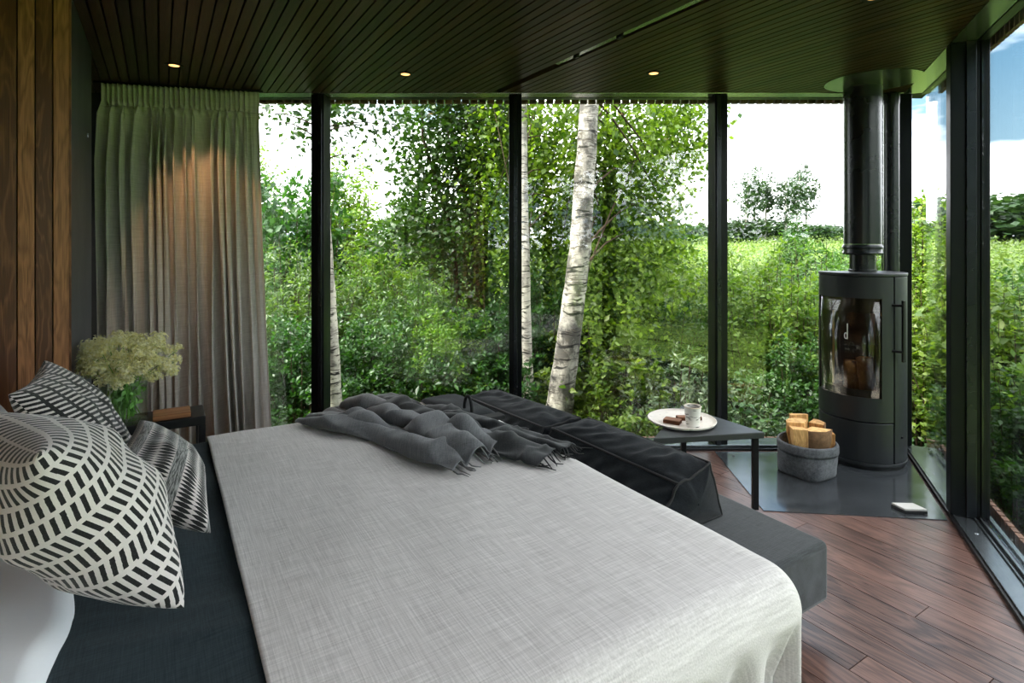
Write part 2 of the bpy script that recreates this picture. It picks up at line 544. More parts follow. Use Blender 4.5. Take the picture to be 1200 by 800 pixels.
# facade slats outside ----------------------------------------------
fb = struct('trim_15', MB().box(-1.9, 2.72, 3.862, 3.872, -0.7, 0.012), M_gap)
x = -1.85
first = None
while x < 2.72:
    if first is None:
        first = obj('facade_slat', MB().box(x, x + 0.046, 3.84, 3.862, -0.5, 0.026), M_facade, fb)
        x_first = x
    else:
        c = first.copy(); C.objects.link(c); c.parent = fb; c.location = (x - x_first, 0, 0)
    x += 0.058
ft = struct('trim_16', MB().box(-1.9, 2.72, 3.90, 3.92, CEIL + 0.06, CEIL + 0.34), M_gap)
first = None
x = -1.85
while x < 2.72:
    if first is None:
        first = obj('facade_slat', MB().box(x, x + 0.0455, 3.862, 3.8995, CEIL - 0.018, CEIL + 0.34), M_facade, ft)
        x_first = x
    else:
        c = first.copy(); C.objects.link(c); c.parent = ft; c.location = (x - x_first, 0, 0)
    x += 0.058
def right_slats(n, o0, z0, z1, back_z):
    bk = struct('trim_%d' % n, MB().prism([RL(-0.1, o0 + 0.023)[:2], RL(3.5, o0 + 0.023)[:2], RL(3.5, o0 + 0.033)[:2], RL(-0.1, o0 + 0.033)[:2]], *back_z), M_gap)
    first = None
    t = -0.05
    while t < 3.45:
        if first is None:
            first = obj('facade_slat', MB().prism([RL(t, o0)[:2], RL(t + 0.044, o0)[:2], RL(t + 0.044, o0 + 0.0225)[:2], RL(t, o0 + 0.0225)[:2]], z0, z1), M_facade, bk)
            tf = t
        else:
            c = first.copy(); C.objects.link(c); c.parent = bk
            p, q = RL(tf), RL(t)
            c.location = (q[0] - p[0], q[1] - p[1], 0)
        t += 0.056
right_slats(17, 0.19, -0.5, 0.060, (-0.7, 0.045))
right_slats(18, 0.19, CEIL - 0.014, CEIL + 0.30, (CEIL + 0.04, CEIL + 0.30))
# walls -------------------------------------------------------------
wb = struct('wall_back', MB().box(-3.25, -1.76, 3.70, 3.80, 0.0, CEIL + 0.02), M_gap)
hw = [D(-0.62, -0.81)[:2], D(4.75, -0.81)[:2], D(4.75, -0.93)[:2], D(-0.62, -0.93)[:2]]
wl = struct('wall_left', MB().prism(hw, 0.0, CEIL + 0.02), M_gap)
a = -0.6
while a < 2.75:
    obj('wall_board', MB().frame_box(D(a, -0.80, 0.0), np.array(D(a + 0.0475, -0.80)) - np.array(D(a, -0.80)), np.array(D(0, -0.0095)), (0, 0, CEIL)), M_plank, wl)
    a += 0.0525
# glazed rear end behind the camera
struct('window_8', MB().box(-0.36, 0.46, -0.93, -0.924, 0.03, CEIL - 0.01), M_glass)
struct('trim_19', MB().box(-0.47, -0.362, -0.99, -0.862, 0.0, CEIL - 0.003), M_steel)
struct('trim_20', MB().box(0.462, 0.60, -1.0, -0.87, 0.0, CEIL - 0.003), M_steel)
# wardrobe-like stub wall with boards facing the bed
A0, B1, B0 = 2.78, -0.295, -0.795
stub = struct('wall_headboard', MB().prism([D(A0 + 0.014, B0)[:2], D(A0 + 0.014, B1 - 0.01)[:2], D(A0 + 0.80, B1 - 0.01)[:2], D(A0 + 0.80, B0)[:2]], 0.0, CEIL - 0.001), M_gap)
for k in range(9):
    b1 = B1 - 0.004 - k * 0.0525
    obj('wall_board', MB().frame_box(D(A0, b1 - 0.0485, 0.0), np.array(D(0.0135, 0)), np.array(D(0, 0.0485)), (0, 0, CEIL - 0.002)), M_plank, stub, bev=0.002)
obj('side_panel', MB().frame_box(D(A0 + 0.012, B1 - 0.0095, 0.0), np.array(D(0.79, 0)), np.array(D(0, 0.0095)), (0, 0, CEIL - 0.002)), M_panel, stub)
obj('edge_trim', MB().frame_box(D(A0 - 0.003, B1 - 0.0035, 0.0), np.array(D(0.010, 0)), np.array(D(0, 0.0062)), (0, 0, CEIL - 0.002)), M_plank, stub)
sp = D(A0 + 0.60, B1 + 0.001, 1.86)
obj('wall_socket', MB().frame_box(sp, np.array(D(0.04, 0)), np.array(D(0, 0.004)), (0, 0, 0.02)), M_head, stub)
# ================================================================== CEILING FITTINGS
for x, y, lab, aim in (
    (-1.86, 3.10, 'recessed warm ceiling spotlight above the grey curtain', 0),
    (-0.617, 3.26, 'recessed warm ceiling spotlight over the second window pane', 0),
    (0.816, 3.243, 'recessed warm ceiling spotlight over the third window pane', 0),
    (1.44, 2.24, 'recessed warm ceiling spotlight nearest the camera at the right', 0)):
    t = thing('ceiling_spotlight', (x, y, CEIL), lab, 'spotlight', 'recessed ceiling spotlights')
    obj('trim_ring', MB().lathe((x, y, CEIL), [(0.026, -0.0006), (0.028, -0.004), (0.043, -0.005), (0.047, -0.0006), (0.026, -0.0006)], 28), M_black, t, smooth=True)
    obj('lamp_lens', MB().lathe((x, y, CEIL), [(0.0, -0.0006), (0.0255, -0.0006), (0.0255, -0.0025), (0.0, -0.0035)], 24), M_lamp, t)
    ld = bpy.data.lights.new('spot_bulb', 'SPOT')
    ld.energy = 3.4
    ld.color = (1.0, 0.50, 0.22)
    ld.spot_size = math.radians(56)
    ld.spot_blend = 0.5
    ld.shadow_soft_size = 0.02
    lo = bpy.data.objects.new('spot_bulb', ld)
    C.objects.link(lo)
    lo.parent = t
    lo.location = (0, 0, -0.012)
    lo.rotation_euler = (math.radians(24), 0, math.radians(4)) if x < -1.5 else (0, 0, 0)
# slot with a slim rail and two fittings
b0 = 37 * 0.0496
tr = thing('ceiling_rail', D(1.6, b0 + 0.02, CEIL), 'slim grey metal rail sunk in a slot between the ceiling boards', 'rail')
obj('rail_strip', MB().frame_box(D(0.75, b0 + 0.006, CEIL + 0.006), np.array(D(1.75, 0)), np.array(D(0, 0.028)), (0, 0, 0.014)), M_head, tr)
for a in (1.98, 2.31):
    obj('rail_fitting', MB().frame_box(D(a, b0 + 0.010, CEIL - 0.008), np.array(D(0.035, 0)), np.array(D(0, 0.020)), (0, 0, 0.0139)), M_black, tr, bev=0.003)

# ================================================================== STOVE
SX, SY, SR = 2.203, 3.55, 0.237
hp = obj('hearth_plate', MB().prism(HEARTH, 0.0005, 0.005), M_hearth)
tag(hp, 'flat black steel hearth plate on the floor under the stove', 'hearth plate')
for q in ((1.40, 3.56), (2.05, 2.79), (2.47, 3.56)):
    obj('screw_head', MB().lathe((q[0], q[1], 0.005), [(0.0, 0.003), (0.007, 0.002), (0.009, 0.0)], 12), M_black, hp)
st = thing('wood_stove', (SX, SY, 0.005), 'dark grey cylindrical wood stove with a tall curved glass door', 'stove')
c = (SX, SY, 0)
def ring(a0, a1, n=20): return [(SX + SR * math.sin(math.radians(a0 + (a1 - a0) * i / n)), SY - SR * math.cos(math.radians(a0 + (a1 - a0) * i / n))) for i in range(n + 1)]
plan = [(SX + (p[0] - SX), SY + (p[1] - SY)) for p in ring(-118, 118, 44)]
def scaled(k): return [(SX + (p[0] - SX) * k, SY + (p[1] - SY) * k) for p in plan]
obj('plinth', MB().prism(scaled(0.96), 0.0055, 0.030), M_black, st)
obj('base_ring', MB().prism(scaled(1.01), 0.030, 0.046), M_stove, st, bev=0.003)
obj('lower_panel', MB().arc_slab(c, SR - 0.02, SR, -117, 11, 0.048, 0.284, 30), M_stove, st, smooth=True, bev=0.002)
obj('side_panel', MB().arc_slab(c, SR - 0.02, SR, 13.2, 117, 0.048, 1.150, 24), M_stove, st, smooth=True, bev=0.002)
obj('back_panel', MB().box(SX - SR * math.sin(math.radians(117)) + 0.004, SX + SR * math.sin(math.radians(117)) - 0.004, SY + 0.095, SY + 0.108, 0.048, 1.150), M_stove, st)
obj('top_plate', MB().prism(scaled(1.015), 1.152, 1.172), M_stove, st, bev=0.005)
dr = obj('door', MB().arc_slab(c, SR - 0.018, SR, -117, 11, 0.292, 0.432, 30).arc_slab(c, SR - 0.018, SR, -117, 11, 1.022, 1.150, 30)
         .arc_slab(c, SR - 0.018, SR, -117, -107, 0.432, 1.022, 3).arc_slab(c, SR - 0.018, SR, -6, 11, 0.432, 1.022, 5), M_stove, st, smooth=True)
obj('glass_seal', MB().arc_slab(c, SR - 0.016, SR - 0.010, -106.9, -99, 0.4325, 1.0215, 2).arc_slab(c, SR - 0.016, SR - 0.010, -14, -6.1, 0.4325, 1.0215, 2)
    .arc_slab(c, SR - 0.016, SR - 0.010, -99, -14, 0.4325, 0.475, 20).arc_slab(c, SR - 0.016, SR - 0.010, -99, -14, 0.935, 1.0215, 20), M_black, dr, smooth=True)
obj('door_glass', MB().arc_slab(c, SR - 0.008, SR - 0.004, -106.9, -6.1, 0.433, 1.021, 30), M_stoveglass, dr, smooth='all')
# the letter on the glass
def on_glass(a, z, r=SR - 0.0025): return (SX + r * math.sin(math.radians(a)), SY - r * math.cos(math.radians(a)), z)
pd = [on_glass(-52.0 + 1.9 * math.cos(u), 0.792 + 0.018 * math.sin(u)) for u in np.linspace(0, 2 * PI, 15)]
M_white = plain('white_print', (0.85, 0.85, 0.84), 0.5, var=0.02)
obj('letter', MB().tube(pd, 0.0024, 6).tube([on_glass(-49.9, 0.772), on_glass(-49.9, 0.865)], 0.0024, 6), M_white, dr)
# firebox: pale lining, grate
M_lining = plain('fireclay_lining', (0.62, 0.50, 0.33), 0.9, 0.0, 0.2, 0.25, 14)
obj('fire_lining', MB().arc_slab(c, 0.150, 0.160, -255, -237, 0.42, 1.0, 4).arc_slab(c, 0.150, 0.160, 20, 140, 0.42, 1.0, 20).arc_slab(c, 0.150, 0.160, 140, 236, 0.42, 1.0, 20), M_lining, st, smooth=True)
obj('fire_floor', MB().lathe((SX, SY, 0.0), [(0.0, 0.45), (0.20, 0.45), (0.20, 0.41), (0.0, 0.41)], 30), M_black, st)
obj('fire_roof', MB().lathe((SX, SY, 0.0), [(0.0, 1.02), (0.20, 1.02), (0.20, 1.00), (0.0, 1.00)], 30), M_black, st)
# handle
ha = 17.5
def hpnt(r, z, a=ha): return (SX + r * math.sin(math.radians(a)), SY - r * math.cos(math.radians(a)), z)
hd_ = obj('door_handle', MB().arc_slab(c, SR + 0.030, SR + 0.044, ha - 1.6, ha + 2.6, 0.655, 1.015, 3), M_black, dr, bev=0.003)
for z in (0.715, 0.985):
    obj('handle_stud', MB().tube([on_glass(9.0, z, SR - 0.004), hpnt(SR + 0.0365, z, ha - 1.2)], 0.008, 10), M_black, dr)
kb = on_glass(27, 0.20, SR)
obj('vent_knob', MB().tube([kb, on_glass(27, 0.20, SR + 0.008)], 0.007, 10), M_black, st)

# flue ------------------------------------------------------------------
fx, fy = 2.212, 3.553
fl = thing('flue_pipe', (fx, fy, 1.172), 'thick black flue pipe rising from the stove top to the ceiling', 'flue pipe')
obj('pipe', MB().lathe((fx, fy, 0), [(0.0, 1.345), (0.105, 1.345), (0.105, 2.255), (0.1075, 2.256), (0.1075, 2.326), (0.0, 2.326)], 48), M_flue, fl, smooth=True)
obj('pipe_collar', MB().lathe((fx, fy, 0), [(0.074, 1.278), (0.108, 1.280), (0.112, 1.290), (0.108, 1.300), (0.108, 1.316), (0.113, 1.322), (0.113, 1.332), (0.106, 1.344), (0.0, 1.344)], 48), M_flue, fl, smooth=True)
obj('pipe_neck', MB().lathe((fx, fy, 0), [(0.0, 1.1725), (0.078, 1.1725), (0.078, 1.185), (0.073, 1.188), (0.073, 1.278), (0.0, 1.278)], 40), M_flue, fl, smooth=True)
ap = thing('air_pipe', (2.468, 3.663, 0.031), 'slim black pipe standing behind the stove at the right of the flue', 'pipe')
obj('pipe', MB().lathe((2.468, 3.663, 0), [(0.0, 0.032), (0.045, 0.032), (0.045, 2.25), (0.047, 2.252), (0.047, 2.320), (0.0, 2.320)], 32), M_flue, ap, smooth=True)
cpn = obj('ceiling_collar_plate', MB().prism([(fx - 0.03 + 0.265 * math.cos(2 * PI * k / 48), 3.40 + 0.245 * math.sin(2 * PI * k / 48)) for k in range(48)], CEIL - 0.0035, CEIL - 0.0005), M_head)
tag(cpn, 'round shiny metal plate on the ceiling around the flue pipe', 'ceiling plate')

# ================================================================== FIREWOOD BASKET
def noise_fabric(name, a, b, sc=90):
    m, t, out = newmat(name)
    p = obj_pos(t)
    n = t.noise(p, sc, 4, 0.75); n2 = t.noise(p, sc * 6, 2, 0.7); n3 = t.noise(p, 9, 3, 0.6)
    f = t.m('ADD', t.m('MULTIPLY', n, 0.5), t.m('ADD', t.m('MULTIPLY', n2, 0.35), t.m('MULTIPLY', n3, 0.4)))
    c = t.mix(t.mapr(f, 0.42, 0.82), a, b)
    pbsdf(t, out, c, 0.95, 0.0, 0.1, bump(t, n2, 0.5, 0.002), Sheen_Weight=0.08)
    return m
M_felt = noise_fabric('mottled_grey_felt', (0.014, 0.016, 0.020), (0.19, 0.20, 0.215), 60)
BX, BY, BR = 1.735, 3.315, 0.160
bk = thing('felt_basket', (BX, BY, 0.005), 'grey felt firewood basket with folded rim on the black hearth plate', 'basket')
def basket_ring(r, sq, z, n=64, jit=0.0, rot=0.52):
    out = []
    for k in range(n):
        a = 2 * PI * k / n
        ca, sa = math.cos(a), math.sin(a)
        e = (abs(ca) ** sq + abs(sa) ** sq) ** (-1 / sq)
        rr = r * e * (1 + jit * math.sin(3 * a + z * 30) + jit * 0.7 * math.sin(5 * a + 1))
        out.append((BX + rr * math.cos(a + rot), BY + rr * math.sin(a + rot), z))
    return out
rows = [(0.105, 3.6, 0.006), (0.128, 4.2, 0.0065), (0.133, 3.8, 0.018), (0.140, 3.0, 0.05), (0.149, 2.5, 0.10), (0.153, 2.15, 0.15), (0.153, 2.0, 0.185), (0.146, 2.0, 0.187), (0.140, 2.1, 0.10), (0.122, 3.4, 0.02), (0.09, 3.4, 0.018)]
P = np.array([basket_ring(r, s, z, jit=0.012) for r, s, z in rows])
P = np.concatenate([P, P[:, :1]], axis=1)
obj('basket_body', MB().grid(P), M_felt, bk, smooth='all')
obj('basket_floor', MB().add(basket_ring(0.11, 3.6, 0.0058) + basket_ring(0.11, 3.6, 0.019), [tuple(range(63, -1, -1)), tuple(range(64, 128))]), M_felt, bk)
rows = [(0.1545, 2.0, 0.140), (0.1600, 2.0, 0.138), (0.1625, 2.0, 0.150), (0.1625, 2.0, 0.185), (0.1590, 2.0, 0.194), (0.1480, 2.0, 0.194), (0.1465, 2.0, 0.186)]
P = np.array([basket_ring(r, s, z, jit=0.014) for r, s, z in rows])
P = np.concatenate([P, P[:, :1]], axis=1)
obj('rim_fold', MB().grid(P), M_felt, bk, smooth='all')
sm = [(-2.62 + 0.0, z) for z in (0.02, 0.06, 0.10, 0.135)]
obj('side_seam', MB().tube([(BX + r * math.cos(-1.93), BY + r * math.sin(-1.93), z) for r, z in ((0.149, 0.018), (0.150, 0.05), (0.1525, 0.10), (0.1545, 0.137))], 0.0022, 6), M_felt, bk)

M_split = wood('pale_split_wood', (0.30, 0.13, 0.04), (0.78, 0.47, 0.19), rot=(0, PI / 2, 0), rough=0.75, spec=0.2, figure=0.7, along=3)
M_bark = plain('rough_bark', (0.17, 0.10, 0.055), 0.95, 0.0, 0.1, 0.75, 45)
def log(x, y, z0, h, poly, tilt, label, turn=0.0, name='firewood_log', bark=None, conv=1.0):
    t = thing(name, (x, y, z0), label, 'log', 'split logs')
    cr, sr_ = math.cos(turn), math.sin(turn)
    lean = Vector((math.sin(tilt[0]), math.sin(tilt[1]), 1)).normalized()
    n = len(poly)
    rr = random.Random(int(x * 999 + y * 77))
    vs, fs = [], []
    L = 5
    for i in range(L):
        k = i / (L - 1)
        for (px, py) in poly:
            g = 1 + rr.uniform(-0.05, 0.05)
            qx, qy = (px * cr - py * sr_) * g, (px * sr_ + py * cr) * g
            dz = rr.uniform(-0.004, 0.004) if i == L - 1 else 0
            cv = conv + (1 - conv) * min(1, k * 1.35)
            vx_, vy_ = x + qx + lean.x * h * k, y + qy + lean.y * h * k
            if conv < 1: vx_, vy_ = BX + (vx_ - BX) * cv, BY + (vy_ - BY) * cv
            vs.append((vx_, vy_, z0 + h * k + dz))
    for i in range(L - 1):
        for k in range(n):
            fs.append((i * n + k, i * n + (k + 1) % n, i * n + n + (k + 1) % n, i * n + n + k))
    fs.append(tuple(range(n - 1, -1, -1))); fs.append(tuple((L - 1) * n + k for k in range(n)))
    obj('split_wood', MB().add(vs, fs), M_split, t, bev=0.003)
    if bark:
        mb = MB()
        i0, i1 = bark
        for sgn in (0,):
            P = []
            for i in range(L):
                row = []
                for k in range(i0, i1 + 1):
                    v = np.array(vs[i * n + k % n]); cen = np.array(vs[i * n:(i + 1) * n]).mean(axis=0); cen[2] = v[2]
                    d = (v - cen); d /= np.linalg.norm(d) + 1e-9
                    row.append(v + d * (0.004 + rr.uniform(0, 0.004)))
                P.append(row)
            P = np.array(P)
            Q = P - 0
            mb.grid(P)
        o = obj('bark', mb, M_bark, t, smooth='all')
        s_ = o.modifiers.new('thick', 'SOLIDIFY'); s_.thickness = 0.004
    return t
def wedge(r, a0, a1, n=5): return [(0, 0)] + [(r * math.cos(a0 + (a1 - a0) * i / n), r * math.sin(a0 + (a1 - a0) * i / n)) for i in range(n + 1)]
def cen(poly):
    mx = sum(p[0] for p in poly) / len(poly); my = sum(p[1] for p in poly) / len(poly)
    return [(p[0] - mx, p[1] - my) for p in poly]
zb = 0.021
def big(poly, k=1.28): return [(p[0] * k, p[1] * k) for p in cen(poly)]
log(BX - 0.070, BY - 0.052, zb, 0.262, big([(-0.033, -0.03), (0.03, -0.04), (0.036, 0.02), (-0.02, 0.035)]), (-0.03, -0.02), 'pale square split log at the left of the felt basket', conv=0.62)
log(BX + 0.022, BY - 0.076, zb, 0.258, big(wedge(0.080, -2.5, -0.55)), (0.0, -0.04), 'wide split log with rough bark at the front of the felt basket', bark=(1, 6), conv=0.62)
log(BX + 0.100, BY - 0.045, zb, 0.232, big([(-0.03, -0.018), (0.016, -0.026), (0.020, 0.018), (-0.018, 0.022)], 1.1), (0.02, -0.02), 'short narrow split log at the front right of the felt basket', conv=0.62)
log(BX + 0.088, BY + 0.040, zb, 0.266, big(wedge(0.070, -0.9, 0.8), 1.2), (0.03, 0.0), 'rounded yellow split log at the right back of the felt basket', bark=(1, 6), conv=0.62)
log(BX - 0.045, BY + 0.028, zb, 0.280, big(wedge(0.080, 0.9, 2.9), 1.2), (-0.02, 0.02), 'broad split log in the middle of the felt basket behind the barked one', conv=0.62)
log(BX + 0.005, BY + 0.104, zb, 0.292, big([(-0.05, -0.014), (0.05, -0.016), (0.045, 0.014), (-0.04, 0.018)], 1.1), (0.0, 0.02), 'tallest split log at the very back of the felt basket', conv=0.62)
# logs in the stove
log(SX - 0.02, SY - 0.105, 0.4515, 0.20, cen(wedge(0.055, -2.6, -0.6)), (-0.10, 0.05), 'dark barked log inside the stove behind the glass, left one', bark=(1, 6))
log(SX + 0.068, SY - 0.052, 0.4515, 0.26, cen([(-0.02, -0.025), (0.02, -0.025), (0.022, 0.02), (-0.02, 0.022)]), (0.02, 0.04), 'orange split log standing inside the stove behind the glass, right one')
log(SX - 0.085, SY - 0.045, 0.4515, 0.17, cen(wedge(0.05, -3.4, -1.2)), (0.05, 0.05), 'short barked log inside the stove next to the curved left side', bark=(1, 6))

# small box on the hearth
bx = thing('flat_box', (2.005, 2.835, 0.005), 'small flat box with a light lid on the hearth plate corner', 'box')
e1, e2 = np.array((0.110, -0.004, 0)), np.array((-0.022, 0.074, 0))
o0 = np.array((1.955, 2.80, 0.0055))
obj('box_base', MB().frame_box(o0, e1, e2, (0, 0, 0.013)), M_black, bx, bev=0.002)
obj('box_lid', MB().frame_box(o0 + np.array((0.001, 0.003, 0.0133)), e1 * 0.97, e2 * 0.95, (0, 0, 0.010)), plain('light_card', (0.50, 0.49, 0.46), 0.6), bx, bev=0.002)

# ================================================================== SIDE TABLE
TA, TB, TC = np.array((0.690, 2.748)), np.array((1.272, 2.834)), np.array((0.992, 3.300))
ZT = 0.400
tb = thing('side_table', (*(TA + TB + TC) / 3, 0.0), 'low triangular graphite side table on thin legs beside the sofa', 'table')
obj('table_top', MB().prism([tuple(TA), tuple(TB), tuple(TC)], ZT - 0.032, ZT), M_table, tb, bev=0.004)
cen_ = (TA + TB + TC) / 3
for q in (TA, TB, TC):
    d = (cen_ - q) / np.linalg.norm(cen_ - q)
    p = q + d * 0.045
    obj('leg', MB().box(p[0] - 0.014, p[0] + 0.014, p[1] - 0.014, p[1] + 0.014, 0.0055 if q is TB else 0.0005, ZT - 0.0325), M_steel, tb, bev=0.002)
def birch_print(name, base, ink, s=1.0):
    m, t, out = newmat(name)
    p = obj_pos(t)
    a = t.noise(t.mapping(p, scale=(22 * s, 22 * s, 120 * s)), 1.0, 2, 0.5)
    b = t.noise(t.mapping(p, scale=(30 * s, 110 * s, 30 * s), loc=(3, 1, 7)), 1.0, 2, 0.5)
    return m, t, out, a, b
m_, t_, out_, a_, b_ = birch_print('birch_bark_cup_print', None, None)
c_ = t_.mix(t_.mapr(a_, 0.60, 0.64), (0.74, 0.72, 0.68), (0.05, 0.045, 0.04))
pbsdf(t_, out_, c_, 0.35)
M_cup = m_
m_, t_, out_, a_, b_ = birch_print('birch_bark_plate_print', None, None)
c_ = t_.mix(t_.mapr(b_, 0.63, 0.67), (0.66, 0.62, 0.56), (0.22, 0.19, 0.16))
c_ = t_.mix(t_.noise(obj_pos(t_), 12.0, 3, 0.6), c_, (0.72, 0.68, 0.62))
pbsdf(t_, out_, c_, 0.4)
M_plate = m_
pc = (0.904, 3.000)
pl = thing('serving_plate', (*pc, ZT), 'round pale birch-patterned serving plate on the triangular side table', 'plate')
obj('dish', MB().lathe((*pc, ZT), [(0.0, 0.0005), (0.150, 0.0005), (0.172, 0.008), (0.1755, 0.016), (0.1725, 0.0175), (0.166, 0.0125), (0.150, 0.0085), (0.0, 0.0080)], 64), M_plate, pl, smooth='all')
obj('dish_rim', MB().lathe((*pc, ZT), [(0.1700, 0.0150), (0.1762, 0.0150), (0.1772, 0.0178), (0.1745, 0.0195), (0.1705, 0.0182), (0.1700, 0.0150)], 64), M_plate, pl, smooth='all')
cc = (0.932, 2.905)
cu = thing('paper_cup', (*cc, ZT + 0.009), 'white cup with black birch-bark marks standing on the round plate', 'cup')
cz = ZT + 0.009
obj('cup_body', MB().lathe((*cc, cz), [(0.0, 0.0), (0.034, 0.0), (0.0425, 0.100), (0.0400, 0.100), (0.0325, 0.004), (0.0, 0.004)], 40), M_cup, cu, smooth=True)
obj('cup_rim', MB().lathe((*cc, cz), [(0.0405, 0.0975), (0.0440, 0.0990), (0.0445, 0.1020), (0.0425, 0.1040), (0.0400, 0.1020), (0.0405, 0.0975)], 40), plain('cream_rim', (0.70, 0.62, 0.50), 0.5), cu, smooth='all')
obj('drink', MB().lathe((*cc, cz), [(0.0, 0.086), (0.0387, 0.086), (0.0384, 0.084), (0.0, 0.084)], 32), plain('dark_coffee', (0.05, 0.025, 0.012), 0.15), cu)
M_cake = plain('brown_cake', (0.09, 0.035, 0.016), 0.85, 0.0, 0.2, 0.35, 60)
M_caketop = plain('light_brown_icing', (0.24, 0.11, 0.06), 0.6, 0.0, 0.3, 0.15, 40)
def cake(x, y, l, w, h, a, lab):
    z = ZT + 0.0088
    t = thing('cake_slice', (x, y, z), lab, 'cake', 'cake slices on the plate')
    ca, sa = math.cos(a), math.sin(a)
    ax, ay = np.array((ca * l, sa * l, 0)), np.array((-sa * w, ca * w, 0))
    o = np.array((x, y, z)) - ax / 2 - ay / 2
    obj('cake_body', MB().frame_box(o, ax, ay, (0, 0, h)), M_cake, t, bev=0.002)
    obj('icing', MB().frame_box(o + ax * 0.01 + ay * 0.01 + np.array((0, 0, h + 0.0002)), ax * 0.98, ay * 0.98, (0, 0, 0.004)), M_caketop, t, bev=0.0015)
cake(0.842, 2.955, 0.085, 0.055, 0.017, -0.55, 'larger brown cake slice lying at the left of the cup')
cake(0.945, 3.010, 0.130, 0.040, 0.015, 0.05, 'long brown cake slice half hidden behind the cup')
# ================================================================== BED
M_linen = cloth('natural_grey_linen', (0.36, 0.335, 0.325), (0.78, 0.745, 0.725), scale=260, slub=0.5, rot=(0, 0, -(PI / 2 + TH)), streak=0.04, bstr=0.5)
M_duvet = cloth('dark_slate_linen', (0.007, 0.014, 0.018), (0.038, 0.060, 0.072), scale=380, slub=0.5, sheen=0.06, rot=(0, 0, -(PI / 2 + TH)), bstr=0.35)
M_white_c = cloth('white_cotton', (0.84, 0.87, 0.91), (0.90, 0.92, 0.95), scale=700, slub=0.2, bstr=0.1)
M_sofa = cloth('dark_grey_upholstery', (0.006, 0.007, 0.008), (0.055, 0.062, 0.067), scale=520, slub=0.8, rot=(0, 0, -(PI / 2 + TH)), bstr=0.5)
M_velvet = noise_fabric('washed_black_canvas', (0.003, 0.004, 0.005), (0.016, 0.019, 0.023), 30)
M_pipe = plain('black_piping', (0.006, 0.006, 0.007), 0.8)

BA0, BA1, BB0, BB1, ZB = 0.765, 2.70, -0.76, 1.36, 0.560
bed = thing('bed', D(1.75, 0.3, 0.0), 'wide bed under a pale grey linen bedspread with a dark head strip', 'bed')
def dbox(a0, a1, b0, b1, z0, z1, mb=None):
    return (mb or MB()).frame_box(D(a0, b0, z0), np.array(D(a1 - a0, 0)), np.array(D(0, b1 - b0)), (0, 0, z1 - z0))
obj('bed_base', dbox(BA0 + 0.16, BA1 - 0.12, BB0 + 0.02, BB1 - 0.12, 0.0005, 0.26), M_black, bed)
obj('mattress', dbox(BA0 + 0.085, BA1 - 0.085, BB0 + 0.02, BB1 - 0.085, 0.2605, ZB - 0.045), M_white_c, bed, bev=0.03, seg=3)
def drape(name, b_start, b_end, zt, mat, R, foot, near, far, na, nb, folds, seed, inset=0.0, wr=0.006, parent=bed):
    'cloth laid over the bed: flat on top, rounded over the edges, hanging in folds'
    a0, a1 = BA0 + inset + R, BA1 - inset - R
    bE = BB1 - inset - R
    s_a = np.linspace(a0 - near, a1 + far, na)
    s_b = np.linspace(b_start, (bE + foot) if foot else b_end, nb)
    Aa, Bb = np.meshgrid(s_a, s_b, indexing='ij')
    qa = np.clip(Aa, a0, a1)
    qb = np.minimum(Bb, bE) if foot else Bb
    da, db = Aa - qa, Bb - qb
    s = np.hypot(da, db)
    na_, nb_ = np.where(s > 1e-6, da / np.maximum(s, 1e-6), 0), np.where(s > 1e-6, db / np.maximum(s, 1e-6), 0)
    arc = R * PI / 2
    th = np.minimum(s / R, PI / 2)
    drop = np.maximum(s - arc, 0)
    off = R * np.sin(th)
    z = zt - R * (1 - np.cos(th)) - drop
    ang = np.arctan2(nb_, -na_)
    per = qb - 0.34 * ang * (db > 0) + qa * (np.abs(db) > np.abs(da))
    k = np.clip(drop / 0.16, 0, 1)
    f1 = 0.5 + 0.5 * np.sin(2 * PI * per / 0.19 + 1.3 * np.sin(2 * PI * per / 0.53) + 0.9)
    near_corner = np.exp(-((qb - bE) / 0.50) ** 2) * np.clip((1.02 - Aa) / 0.15, 0, 1) if foot else 0.35
    clear = np.where((db > 0.02) & (Aa > 0.95), 0.0, 1.0) if foot else 1.0
    clear = clear * (1 - 0.9 * np.clip(nb_, 0, 1))
    off = off + clear * (-k * folds * (1 - f1) * (0.25 + 0.75 * near_corner))
    top = np.clip(1 - s / (R * 1.2), 0, 1)
    cr = 1 - np.abs(wob(Aa + 0.42 * Bb, 0.12 * Bb, seed + 4, 2.6))          # thin ridges of creases
    z = z + top * (wr * wob(Aa, Bb, seed, 1.6) + wr * 0.55 * np.clip(cr, 0, 1) ** 10 * np.clip(wob(Aa, Bb, seed + 6, 1.3) + 0.2, 0, 1))
    z = np.maximum(z, 0.02 + 0.004 * f1)
    a = qa + na_ * off
    b = qb + nb_ * off
    P = np.stack([-SN * a + CS * b, CS * a + SN * b, z], axis=-1)
    o = obj(name, MB().grid(P), mat, parent, smooth='all')
    md = o.modifiers.new('thick', 'SOLIDIFY'); md.thickness = 0.006; md.offset = -1
    return o
drape('dark_duvet', -0.70, 0.176, ZB - 0.018, M_duvet, 0.10, 0, 0.62, 0.45, 160, 90, 0.03, 5, inset=0.012, wr=0.007)
drape('bedspread', 0.165, 1.35, ZB, M_linen, 0.10, 0.42, 0.64, 0.45, 260, 200, 0.075, 8, wr=0.0040)
